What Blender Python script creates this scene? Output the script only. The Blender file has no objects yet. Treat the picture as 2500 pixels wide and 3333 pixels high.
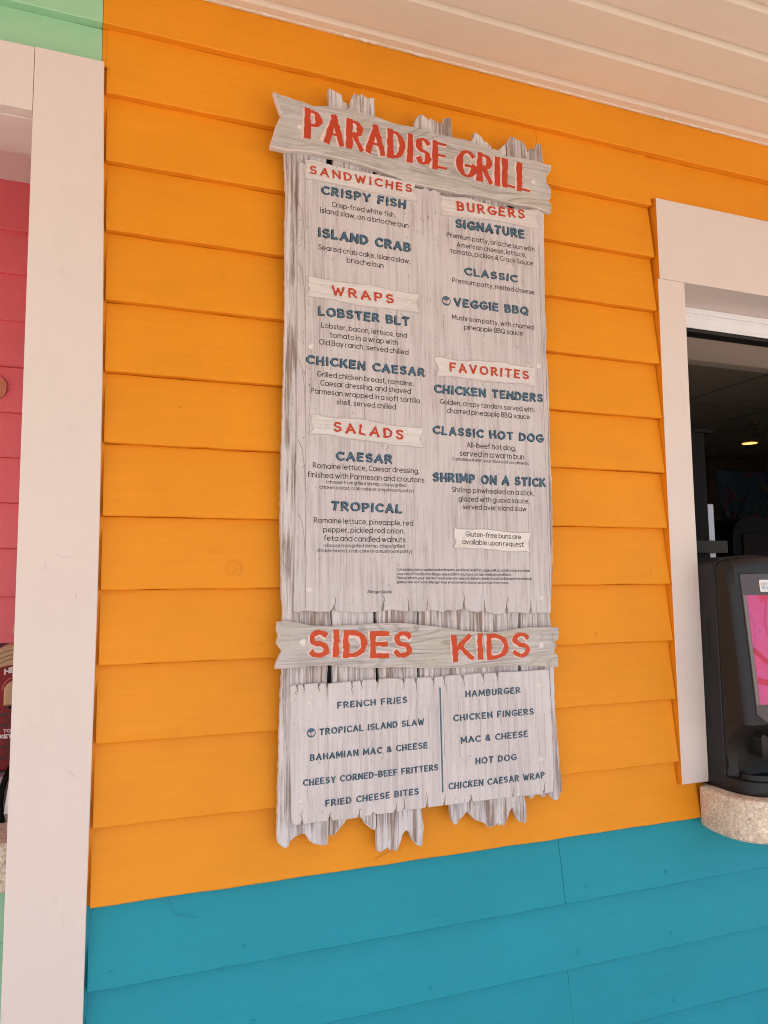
import bpy, bmesh, math, random
from mathutils import Vector, Matrix
from mathutils.geometry import tessellate_polygon

sc = bpy.context.scene
# ------------------------------------------------------------------ camera
cd = bpy.data.cameras.new("camera")
cam = bpy.data.objects.new("camera", cd)
sc.collection.objects.link(cam)
cd.sensor_fit = 'AUTO'; cd.sensor_width = 36.0
cd.lens = 2514.537 / 3333.0 * 36.0
cd.clip_start = 0.02; cd.clip_end = 3000.0
RX, RY, RZ = ((0.9328894, -0.35996885, -0.01182322), (0.0250273, 0.09753852, -0.99491702), (0.35929236, 0.92785164, 0.1000017))
cam.matrix_world = Matrix(((RX[0], -RY[0], -RZ[0], 0.0), (RX[1], -RY[1], -RZ[1], -1.6373),
                           (RX[2], -RY[2], -RZ[2], 1.6966), (0, 0, 0, 1)))
sc.camera = cam
# ------------------------------------------------------------------ sky, sun, exposure
SUN_EL, SUN_AZ = math.radians(60), math.radians(205)     # azimuth clockwise from +Y
wd = bpy.data.worlds.new("World"); sc.world = wd; wd.use_nodes = True
nt = wd.node_tree; bg = nt.nodes['Background']
sky = nt.nodes.new('ShaderNodeTexSky'); sky.sky_type = 'NISHITA'; sky.sun_disc = False
sky.sun_elevation = SUN_EL; sky.sun_rotation = SUN_AZ
sky.air_density = 1.0; sky.dust_density = 2.5; sky.ozone_density = 1.0
nt.links.new(sky.outputs[0], bg.inputs[0]); bg.inputs[1].default_value = 0.145
sd = bpy.data.lights.new("sun", 'SUN'); sd.energy = 3.9; sd.angle = math.radians(0.5); sd.color = (1.0, 0.955, 0.87)
so = bpy.data.objects.new("sun", sd); sc.collection.objects.link(so)
sdir = Vector((math.sin(SUN_AZ) * math.cos(SUN_EL), math.cos(SUN_AZ) * math.cos(SUN_EL), math.sin(SUN_EL)))
so.rotation_euler = sdir.to_track_quat('Z', 'Y').to_euler(); so.location = (0, -6, 8)
vs = sc.view_settings
vs.view_transform = 'Standard'; vs.look = 'None'; vs.gamma = 1.0; vs.use_curve_mapping = False
vs.exposure = 1.25
cy = sc.cycles
cy.use_denoising = True; cy.max_bounces = 10; cy.diffuse_bounces = 6; cy.glossy_bounces = 3
cy.sample_clamp_indirect = 6.0; cy.filter_width = 1.0
try: cy.denoising_prefilter = 'NONE'; cy.denoising_input_passes = 'RGB_ALBEDO_NORMAL'
except Exception: pass

# ------------------------------------------------------------------ helpers
def lin(r, g, b):
    f = lambda c: (c / 255 / 12.92) if c / 255 <= .04045 else ((c / 255 + .055) / 1.055) ** 2.4
    return (f(r), f(g), f(b), 1.0)

class Mat:
    """small builder for procedural materials"""
    def __init__(s, name, base=(.5, .5, .5, 1), rough=.6, spec=.3, metal=0.0):
        s.m = bpy.data.materials.new(name); s.m.use_nodes = True
        s.nt = s.m.node_tree; s.b = s.nt.nodes['Principled BSDF']
        s.b.inputs['Base Color'].default_value = base; s.b.inputs['Roughness'].default_value = rough
        s.b.inputs['Specular IOR Level'].default_value = spec; s.b.inputs['Metallic'].default_value = metal
        s.h = None
    def n(s, t, **kw):
        x = s.nt.nodes.new(t)
        for k, v in kw.items(): setattr(x, k, v)
        return x
    def l(s, a, b): s.nt.links.new(a, b)
    def coord(s, scale=(1, 1, 1), rand=False, rot=(0, 0, 0)):
        tc = s.n('ShaderNodeTexCoord'); mp = s.n('ShaderNodeMapping')
        mp.inputs['Scale'].default_value = scale; mp.inputs['Rotation'].default_value = rot
        if rand:
            oi = s.n('ShaderNodeObjectInfo'); mu = s.n('ShaderNodeMath', operation='MULTIPLY'); mu.inputs[1].default_value = 37.0
            s.l(oi.outputs['Random'], mu.inputs[0])
            ad = s.n('ShaderNodeVectorMath', operation='ADD')
            s.l(tc.outputs['Object'], ad.inputs[0]); s.l(mu.outputs[0], ad.inputs[1]); s.l(ad.outputs[0], mp.inputs[0])
        else:
            s.l(tc.outputs['Object'], mp.inputs[0])
        return mp.outputs[0]
    def noise(s, vec, scale=1., detail=4., rough=.55, dist=0.):
        x = s.n('ShaderNodeTexNoise'); s.l(vec, x.inputs['Vector'])
        x.inputs['Scale'].default_value = scale; x.inputs['Detail'].default_value = detail
        x.inputs['Roughness'].default_value = rough; x.inputs['Distortion'].default_value = dist
        return x.outputs['Fac']
    def ramp(s, fac, stops, interp='LINEAR'):
        r = s.n('ShaderNodeValToRGB'); s.l(fac, r.inputs[0]); e = r.color_ramp; e.interpolation = interp
        while len(e.elements) < len(stops): e.elements.new(.5)
        for el, (p, c) in zip(e.elements, stops):
            el.position = p; el.color = c if len(c) == 4 else (*c, 1)
        return r.outputs[0]
    def mix(s, fac, a, b, mode='MIX'):
        x = s.n('ShaderNodeMix', data_type='RGBA', blend_type=mode)
        for sock, v in ((x.inputs[0], fac), (x.inputs[6], a), (x.inputs[7], b)):
            if hasattr(v, 'is_linked'): s.l(v, sock)
            else: sock.default_value = v
        return x.outputs[2]
    def math(s, op, a, b=None):
        x = s.n('ShaderNodeMath', operation=op)
        for sock, v in ((x.inputs[0], a), (x.inputs[1], b)):
            if v is None: continue
            if hasattr(v, 'is_linked'): s.l(v, sock)
            else: sock.default_value = v
        return x.outputs[0]
    def color(s, c): s.l(c, s.b.inputs['Base Color']); return s
    def bump(s, h, strength=.3, dist=.001):
        b = s.n('ShaderNodeBump'); b.inputs['Strength'].default_value = strength; b.inputs['Distance'].default_value = dist
        s.l(h, b.inputs['Height'])
        if s.h: s.l(s.h, b.inputs['Normal'])
        s.h = b.outputs[0]; s.l(s.h, s.b.inputs['Normal']); return s

def grey(v): return (v, v, v, 1)

def paint(name, c, rough=.55, grain='X', var=.06, spec=.3, dots=True):
    """old brushed exterior paint on wood"""
    m = Mat(name, c, rough, spec)
    sc_ = (3, 60, 60) if grain == 'X' else (60, 60, 3)
    big = m.noise(m.coord((2.2, 3, 3.1)), 1.0, 5, .6)
    fine = m.noise(m.coord(sc_), 1.6, 6, .65)
    mid = m.noise(m.coord((9, 9, 9)), 1.0, 6, .7)
    k1 = m.ramp(big, [(.28, grey(1 - var)), (.72, grey(1 + var * .5))])
    k2 = m.ramp(fine, [(.2, grey(1 - var * .55)), (.8, grey(1 + var * .35))])
    col = m.mix(1.0, m.mix(1.0, c, k1, 'MULTIPLY'), k2, 'MULTIPLY')
    if dots:
        v = m.n('ShaderNodeTexVoronoi'); m.l(m.coord((1, 1, 1)), v.inputs['Vector']); v.inputs['Scale'].default_value = 11
        d = m.ramp(v.outputs['Distance'], [(.012, grey(1)), (.03, grey(0))])
        gate = m.ramp(m.noise(m.coord((1, 1, 1)), 6, 2), [(.5, grey(0)), (.58, grey(.55))])
        f = m.math('MULTIPLY', d, gate)
        col = m.mix(f, col, (c[0] * .35, c[1] * .3, c[2] * .3, 1))
        sm = m.ramp(mid, [(.64, grey(0)), (.8, grey(.26))])
        col = m.mix(sm, col, (c[0] * .62, c[1] * .6, c[2] * .62, 1))
    m.color(col)
    m.bump(fine, .3, .0014); m.bump(mid, .35, .002)
    return m.m

def weathered(name, light, dark, tint, grain='Z', cover=.5, soft=.12, rings=False, speck=.35, rand=True, knots=.0, gs=1.0, bumpk=.5):
    """bleached painted timber: streaks run along `grain`"""
    m = Mat(name, light, .72, .2)
    g = lambda a, b: (a * gs, a * gs, b) if grain == 'Z' else (b, a * gs, a * gs)
    s1 = m.noise(m.coord(g(120, 4.5), rand), 1, 8, .62, .35)
    s2 = m.noise(m.coord(g(330, 12), rand), 1, 6, .7, .2)
    blot = m.noise(m.coord((7, 7, 5), rand), 1, 5, .6)
    f = m.math('ADD', m.math('MULTIPLY', s1, .62), m.math('MULTIPLY', s2, .38))
    f = m.math('ADD', f, m.math('MULTIPLY', m.math('SUBTRACT', blot, .5), .35))
    col = m.mix(m.ramp(f, [(max(cover - soft, 0), grey(0)), (min(cover + soft, 1), grey(1))]), dark, light)
    tb = m.noise(m.coord(g(22, 5), rand), 1, 4, .6)
    col = m.mix(m.ramp(tb, [(.48, grey(0)), (.72, grey(.75))]), col, tint)
    if rings:
        fld = m.noise(m.coord(g(9, 1.6), rand), 1, 2.0, .4, .4)
        w = m.math('SINE', m.math('MULTIPLY', fld, 150.0))
        gate = m.ramp(m.noise(m.coord(g(9, 3.0), rand), 1, 3, .5), [(.38, grey(0)), (.62, grey(.55))])
        wr = m.math('MULTIPLY', m.ramp(w, [(.35, grey(0)), (.95, grey(1))]), gate)
        col = m.mix(wr, col, (dark[0] * .95, dark[1], dark[2] * .95, 1))
        m.bump(wr, .35, -.0012)
    col = m.mix(m.ramp(s2, [(.22, grey(.8)), (.36, grey(0))]), col, (dark[0] * .75, dark[1] * .72, dark[2] * .72, 1))
    sp = m.noise(m.coord((1, 1, .45) if grain == 'Z' else (.45, 1, 1), rand), 210, 2, .5)
    gate2 = m.ramp(m.noise(m.coord((14, 14, 9), rand), 1, 3), [(.45, grey(0)), (.6, grey(speck))])
    col = m.mix(m.math('MULTIPLY', m.ramp(sp, [(.66, grey(0)), (.73, grey(1))]), gate2), col, (.1, .075, .07, 1))
    m.color(col)
    m.bump(f, bumpk, .003); m.bump(s2, bumpk * .7, .0012)
    return m.m

def simple(name, c, rough=.5, spec=.4, metal=0., bump=0., bscale=300., var=.0, dist=.0006):
    m = Mat(name, c, rough, spec, metal)
    nz = m.noise(m.coord((1, 1, 1)), bscale, 3, .6)
    big = m.noise(m.coord((1, 1, 1)), 14, 4, .6)
    v = max(var, .04)
    m.color(m.mix(1., c, m.ramp(big, [(.3, grey(1 - v)), (.7, grey(1 + v * .5))]), 'MULTIPLY'))
    if bump: m.bump(nz, bump, dist)
    return m.m

COL = sc.collection
def link(name, bm, mats, parent=None, smooth=False, **props):
    me = bpy.data.meshes.new(name); bm.normal_update(); bm.to_mesh(me); bm.free()
    o = bpy.data.objects.new(name, me); COL.objects.link(o)
    for m in (mats if isinstance(mats, (list, tuple)) else [mats]): me.materials.append(m)
    if smooth:
        for p in me.polygons: p.use_smooth = True
        if smooth == 2: me.set_sharp_from_angle(angle=math.radians(38))
    if parent: adopt(o, parent)
    for k, v in props.items(): o[k] = v
    return o
def adopt(o, parent):
    o.parent = parent
    t = Vector((0, 0, 0)); p = parent
    while p: t += p.location; p = p.parent
    if parent.type == 'EMPTY': o.matrix_parent_inverse = Matrix.Translation(-t)
def thing(name, label, cat, loc=(0, 0, 0), group=None):
    o = bpy.data.objects.new(name, None); COL.objects.link(o); o.location = loc
    o.empty_display_size = .1; o['label'] = label; o['category'] = cat
    if group: o['group'] = group
    return o

def box(bm, x0, x1, y0, y1, z0, z1, mi=0, bev=0.0):
    v = [bm.verts.new(p) for p in ((x0, y0, z0), (x1, y0, z0), (x1, y1, z0), (x0, y1, z0), (x0, y0, z1), (x1, y0, z1), (x1, y1, z1), (x0, y1, z1))]
    fs = [bm.faces.new([v[i] for i in q]) for q in ((0, 3, 2, 1), (4, 5, 6, 7), (0, 1, 5, 4), (1, 2, 6, 5), (2, 3, 7, 6), (3, 0, 4, 7))]
    for f in fs: f.material_index = mi
    if bev:
        es = list({e for f in fs for e in f.edges})
        r = bmesh.ops.bevel(bm, geom=es, offset=bev, segments=2, profile=.6, affect='EDGES')
        for f in r['faces']: f.material_index = mi
    return fs
def mbox(name, dims, m, parent=None, bev=.001, **props):
    bm = bmesh.new(); box(bm, *dims, bev=bev); return link(name, bm, m, parent, **props)

def area(p): return .5 * sum(p[i][0] * p[(i + 1) % len(p)][1] - p[(i + 1) % len(p)][0] * p[i][1] for i in range(len(p)))
def ccw(p): return list(p) if area(p) > 0 else list(reversed(p))
def densify(p, step, jit, rnd):
    o = []
    for i, a in enumerate(p):
        b = p[(i + 1) % len(p)]; d = math.dist(a, b); n = max(1, int(d / step))
        for k in range(n):
            t = k / n; j = jit if k else jit * .3
            o.append((a[0] + (b[0] - a[0]) * t + rnd.uniform(-j, j), a[1] + (b[1] - a[1]) * t + rnd.uniform(-j, j)))
    return o
def inset(p, d):
    o = []; n = len(p)
    for i in range(n):
        a, b, c = p[i - 1], p[i], p[(i + 1) % n]
        u = Vector((b[0] - a[0], b[1] - a[1])); w = Vector((c[0] - b[0], c[1] - b[1]))
        if u.length < 1e-9 or w.length < 1e-9: o.append(b); continue
        u.normalize(); w.normalize()
        nrm = Vector((-u.y - w.y, u.x + w.x))
        if nrm.length < .35: o.append(b); continue
        nrm.normalize(); o.append((b[0] + nrm.x * d, b[1] + nrm.y * d))
    return o
def slab(name, pts, yb, yf, mats, parent, seed=0, ins=.0014, jit=.0006, step=.012, rim=.0016, **props):
    """outline in the XZ plane made into a board with a worn front arris; yf is the front (smaller y)"""
    rnd = random.Random(seed); p = ccw(densify(ccw(pts), step, jit, rnd)); q = inset(p, ins); n = len(p)
    bm = bmesh.new()
    A = [bm.verts.new((x, yb, z)) for x, z in p]; B = [bm.verts.new((x, yf + rim, z)) for x, z in p]
    Cc = [bm.verts.new((x, yf, z)) for x, z in q]
    for i in range(n):
        j = (i + 1) % n
        bm.faces.new((A[i], A[j], B[j], B[i])).material_index = 1
        bm.faces.new((B[i], B[j], Cc[j], Cc[i])).material_index = 1
    for V, rev in ((Cc, False), (A, True)):
        for t in tessellate_polygon([[Vector((v.co.x, v.co.z, 0)) for v in V]]):
            tri = [V[k] for k in t]
            try: f = bm.faces.new(tri)
            except ValueError: continue
            f.normal_update()
            if (f.normal.y > 0) != rev: f.normal_flip()
    bm.faces.ensure_lookup_table()
    return link(name, bm, mats if isinstance(mats, (list, tuple)) else [mats, mats], parent, **props)

# ------------------------------------------------------------------ lettering: stroke skeletons
def AR(cx, cy, rx, ry, a0, a1, n=None):
    n = n or max(4, int(abs(a1 - a0) / 18))
    return [(cx + rx * math.cos(math.radians(a0 + (a1 - a0) * i / n)), cy + ry * math.sin(math.radians(a0 + (a1 - a0) * i / n))) for i in range(n + 1)]
CAPS = {
 'A': (.74, [[(.0, 0), (.37, 1)], [(.37, 1), (.74, 0)], [(.14, .32), (.6, .32)]]),
 'B': (.58, [[(0, 0), (0, 1)], [(0, 1)] + AR(.28, .76, .24, .24, 90, -90) + [(0, .52)], [(0, .52)] + AR(.3, .26, .28, .26, 90, -90) + [(0, 0)]]),
 'C': (.66, [AR(.42, .5, .42, .5, 50, 310)]),
 'D': (.66, [[(0, 0), (0, 1)], [(0, 1)] + AR(.22, .5, .44, .5, 90, -90) + [(0, 0)]]),
 'E': (.52, [[(0, 0), (0, 1)], [(0, 1), (.5, 1)], [(0, .52), (.44, .52)], [(0, 0), (.52, 0)]]),
 'F': (.5, [[(0, 0), (0, 1)], [(0, 1), (.5, 1)], [(0, .5), (.42, .5)]]),
 'G': (.74, [AR(.42, .5, .42, .5, 50, 350), [(.44, .42), (.83, .42)]]),
 'H': (.62, [[(0, 0), (0, 1)], [(.62, 0), (.62, 1)], [(0, .5), (.62, .5)]]),
 'I': (.06, [[(.03, 0), (.03, 1)]]),
 'K': (.6, [[(0, 0), (0, 1)], [(.55, 1), (.03, .42)], [(.2, .58), (.6, 0)]]),
 'L': (.48, [[(0, 1), (0, 0)], [(0, 0), (.48, 0)]]),
 'M': (.84, [[(0, 0), (.04, 1)], [(.04, 1), (.42, .25)], [(.42, .25), (.8, 1)], [(.8, 1), (.84, 0)]]),
 'N': (.64, [[(0, 0), (0, 1)], [(0, 1), (.64, 0)], [(.64, 0), (.64, 1)]]),
 'O': (.84, [AR(.42, .5, .42, .5, 0, 360)]),
 'P': (.56, [[(0, 0), (0, 1)], [(0, 1)] + AR(.28, .73, .28, .27, 90, -90) + [(0, .46)]]),
 'Q': (.84, [AR(.42, .5, .42, .5, 0, 360), [(.5, .25), (.84, -.08)]]),
 'R': (.6, [[(0, 0), (0, 1)], [(0, 1)] + AR(.28, .74, .26, .26, 90, -90) + [(0, .48)], [(.24, .48), (.6, 0)]]),
 'S': (.54, [AR(.28, .755, .25, .245, 35, 270) + AR(.27, .255, .27, .255, 88, -150)]),
 'T': (.62, [[(.31, 0), (.31, 1)], [(0, 1), (.62, 1)]]),
 'U': (.6, [[(0, 1), (0, .32)] + AR(.3, .3, .3, .3, 180, 360) + [(.6, 1)]]),
 'V': (.68, [[(0, 1), (.34, 0)], [(.34, 0), (.68, 1)]]),
 'W': (.98, [[(0, 1), (.25, 0)], [(.25, 0), (.49, .8)], [(.49, .8), (.73, 0)], [(.73, 0), (.98, 1)]]),
 'X': (.6, [[(0, 1), (.6, 0)], [(.6, 1), (0, 0)]]),
 'Y': (.62, [[(0, 1), (.31, .46)], [(.62, 1), (.31, .46)], [(.31, .46), (.31, 0)]]),
 'Z': (.56, [[(0, 1), (.56, 1)], [(.56, 1), (0, 0)], [(0, 0), (.56, 0)]]),
 '&': (.66, [[(.66, 0), (.16, .66)] + AR(.31, .78, .18, .2, 215, -40) + [(.12, .44)] + AR(.27, .25, .25, .25, 130, 330) + [(.64, .46)]]),
 '-': (.3, [[(0, .45), (.3, .45)]]),
}
_b = AR(.33, .35, .33, .35, 0, 360)
LOW = {
 'a': (.66, [_b, [(.66, 0), (.66, .7)]]), 'b': (.66, [_b, [(0, 0), (0, 1.04)]]),
 'c': (.56, [AR(.34, .35, .34, .35, 48, 312)]), 'd': (.66, [_b, [(.66, 0), (.66, 1.04)]]),
 'e': (.64, [[(.02, .36), (.65, .36)] + AR(.33, .35, .32, .35, 6, 318)]),
 'f': (.36, [AR(.34, .84, .2, .2, 80, 180) + [(.14, 0)], [(0, .68), (.34, .68)]]),
 'g': (.66, [_b, [(.66, .7), (.66, .02)] + AR(.34, 0, .32, .28, 0, -150)]),
 'h': (.54, [[(0, 0), (0, 1.04)], AR(.27, .42, .27, .28, 180, 0) + [(.54, 0)]]),
 'i': (.04, [[(.02, 0), (.02, .7)], [(.02, .9), (.02, 1.02)]]),
 'j': (.14, [[(.1, .7), (.1, -.1)] + AR(-.06, -.1, .16, .16, 0, -80), [(.1, .9), (.1, 1.02)]]),
 'k': (.5, [[(0, 0), (0, 1.04)], [(.45, .7), (.03, .28)], [(.17, .42), (.5, 0)]]),
 'l': (.04, [[(.02, 0), (.02, 1.04)]]),
 'm': (.9, [[(0, 0), (0, .7)], AR(.225, .45, .225, .25, 180, 0) + [(.45, 0)], AR(.675, .45, .225, .25, 180, 0) + [(.9, 0)]]),
 'n': (.54, [[(0, 0), (0, .7)], AR(.27, .42, .27, .28, 180, 0) + [(.54, 0)]]),
 'o': (.68, [AR(.34, .35, .34, .35, 0, 360)]), 'p': (.66, [_b, [(0, -.28), (0, .7)]]), 'q': (.66, [_b, [(.66, -.28), (.66, .7)]]),
 'r': (.3, [[(0, 0), (0, .7)], AR(.28, .4, .28, .3, 180, 82)]),
 's': (.44, [AR(.23, .52, .2, .18, 30, 270) + AR(.22, .17, .22, .17, 88, -150)]),
 't': (.36, [[(.15, .94), (.15, .2)] + AR(.33, .2, .18, .2, 180, 280), [(0, .68), (.36, .68)]]),
 'u': (.54, [[(0, .7), (0, .28)] + AR(.27, .28, .27, .28, 180, 360), [(.54, .7), (.54, 0)]]),
 'v': (.56, [[(0, .7), (.28, 0)], [(.28, 0), (.56, .7)]]),
 'w': (.84, [[(0, .7), (.22, 0)], [(.22, 0), (.42, .66)], [(.42, .66), (.62, 0)], [(.62, 0), (.84, .7)]]),
 'x': (.5, [[(0, .7), (.5, 0)], [(.5, .7), (0, 0)]]), 'y': (.56, [[(0, .7), (.29, 0)], [(.56, .7), (.17, -.28)]]),
 'z': (.48, [[(0, .7), (.48, .7)], [(.48, .7), (0, 0)], [(0, 0), (.48, 0)]]),
 ',': (.08, [[(.06, .08), (.0, -.16)]]), '.': (.06, [[(.03, 0), (.03, .12)]]), '/': (.36, [[(0, -.1), (.36, 1.04)]]),
 '(': (.2, [AR(.3, .4, .3, .68, 130, 230)]), ')': (.2, [AR(-.1, .4, .3, .68, 50, -50)]), '-': (.3, [[(0, .4), (.3, .4)]]),
 "'": (.04, [[(.02, .8), (.02, 1.04)]]),
}
def ribbon(bm, pts, w, y, rnd=None, rough=0., aniso=0., taper=0., cap=0.4, closed=False):
    """flat painted stroke of width w following pts (x,z) on the plane y"""
    q = []
    step = w * .45 if rough else 1e9
    for a, b in zip(pts, pts[1:]):
        d = math.dist(a, b); n = max(1, int(d / step))
        q += [(a[0] + (b[0] - a[0]) * k / n, a[1] + (b[1] - a[1]) * k / n) for k in range(n)]
    q.append(pts[-1])
    if math.dist(pts[0], pts[-1]) < 1e-7: closed = True; q = q[:-1]
    n = len(q); L = []; R = []
    if not closed:
        a, b = Vector(q[0]), Vector(q[1]); u = (a - b).normalized() * w * cap; q[0] = (a.x + u.x, a.y + u.y)
        a, b = Vector(q[-1]), Vector(q[-2]); u = (a - b).normalized() * w * cap; q[-1] = (a.x + u.x, a.y + u.y)
    for i in range(n):
        p0 = q[i - 1] if (i or closed) else q[i]; p1 = q[(i + 1) % n] if (i < n - 1 or closed) else q[i]
        if not closed and n > 2 and i == 0: p1 = q[1]
        u = Vector((p1[0] - p0[0], p1[1] - p0[1]))
        if u.length < 1e-9: u = Vector((1, 0))
        u.normalize(); nn = Vector((-u.y, u.x))
        hw = w * .5 * (1 - aniso * abs(u.x) ** 1.5)
        if taper and not closed: hw *= 1 - taper * (i / (n - 1))
        e = (rnd.uniform(-rough, rough), rnd.uniform(-rough, rough)) if rough else (0, 0)
        L.append((q[i][0] + nn.x * hw * (1 + e[0]), q[i][1] + nn.y * hw * (1 + e[0])))
        R.append((q[i][0] - nn.x * hw * (1 + e[1]), q[i][1] - nn.y * hw * (1 + e[1])))
    VL = [bm.verts.new((x, y, z)) for x, z in L]; VR = [bm.verts.new((x, y, z)) for x, z in R]
    for i in range(n if closed else n - 1):
        j = (i + 1) % n
        f = bm.faces.new((VR[i], VR[j], VL[j], VL[i]))
        f.normal_update()
        if f.normal.y > 0: f.normal_flip()
STY = {  # stroke width/cap height, tracking, roughness, aniso, jitter(deg), space
 'T': (.215, .40, .19, .6, 1.5, .45), 'S': (.215, .32, .27, .25, 4, .5), 'H': (.225, .52, .3, .22, 5, .6),
 'I': (.245, .42, .28, .22, 5, .62), 'L': (.19, .42, .25, .25, 5, .6), 'B': (.135, .25, 0, 0, 0, .27), 'F': (.15, .25, 0, 0, 0, .27)}
def write(bm, txt, style, x0, z0, x1, z1, h, y, seed=0, off=(0, 0), wk=1.0, dy=0.0):
    wf, tr, ro, an, jt, spc = STY[style]; rnd = random.Random(seed)
    G = []; pen = 0.
    for ch in txt:
        if ch == ' ': pen += spc; continue
        g = (CAPS.get(ch) if (ch.isupper() or style not in 'BF' or ch == '&') else LOW.get(ch)) or LOW.get(ch)
        G.append((pen, g, ch)); pen += g[0] + tr
    W = pen - tr; L = math.dist((x0, z0), (x1, z1)); sx = L / W; sy = h or sx
    w = wf * (sy if h else sx) * wk; ca, sa = (x1 - x0) / L, (z1 - z0) / L
    cnt = 0
    for pen, (gw, strokes), ch in G:
        ang = math.radians(rnd.uniform(-jt, jt)); jz = rnd.uniform(-.012, .012) * jt * sy * .4
        cx, cz = (pen + gw / 2) * sx, sy * .5; c, s = math.cos(ang), math.sin(ang)
        for k, st in enumerate(strokes):
            P = []
            for (u, v) in st:
                if jt: u += rnd.uniform(-.012, .012); v += rnd.uniform(-.012, .012) if len(st) == 2 else 0
                X = (pen + u) * sx - cx; Z = (w * .5 + v * (sy - w) if h else v * sy) - cz
                X, Z = X * c - Z * s + cx, X * s + Z * c + cz + jz
                P.append((x0 + X * ca - Z * sa + off[0], z0 + X * sa + Z * ca + off[1]))
            if len(st) > 3 and math.dist(st[0], st[-1]) < 1e-6: P[-1] = P[0]
            ribbon(bm, P, w, y + dy - .00002 * (k + 1), rnd, ro, an, .18 if style == 'T' and len(st) == 2 else 0, .4)

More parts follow.
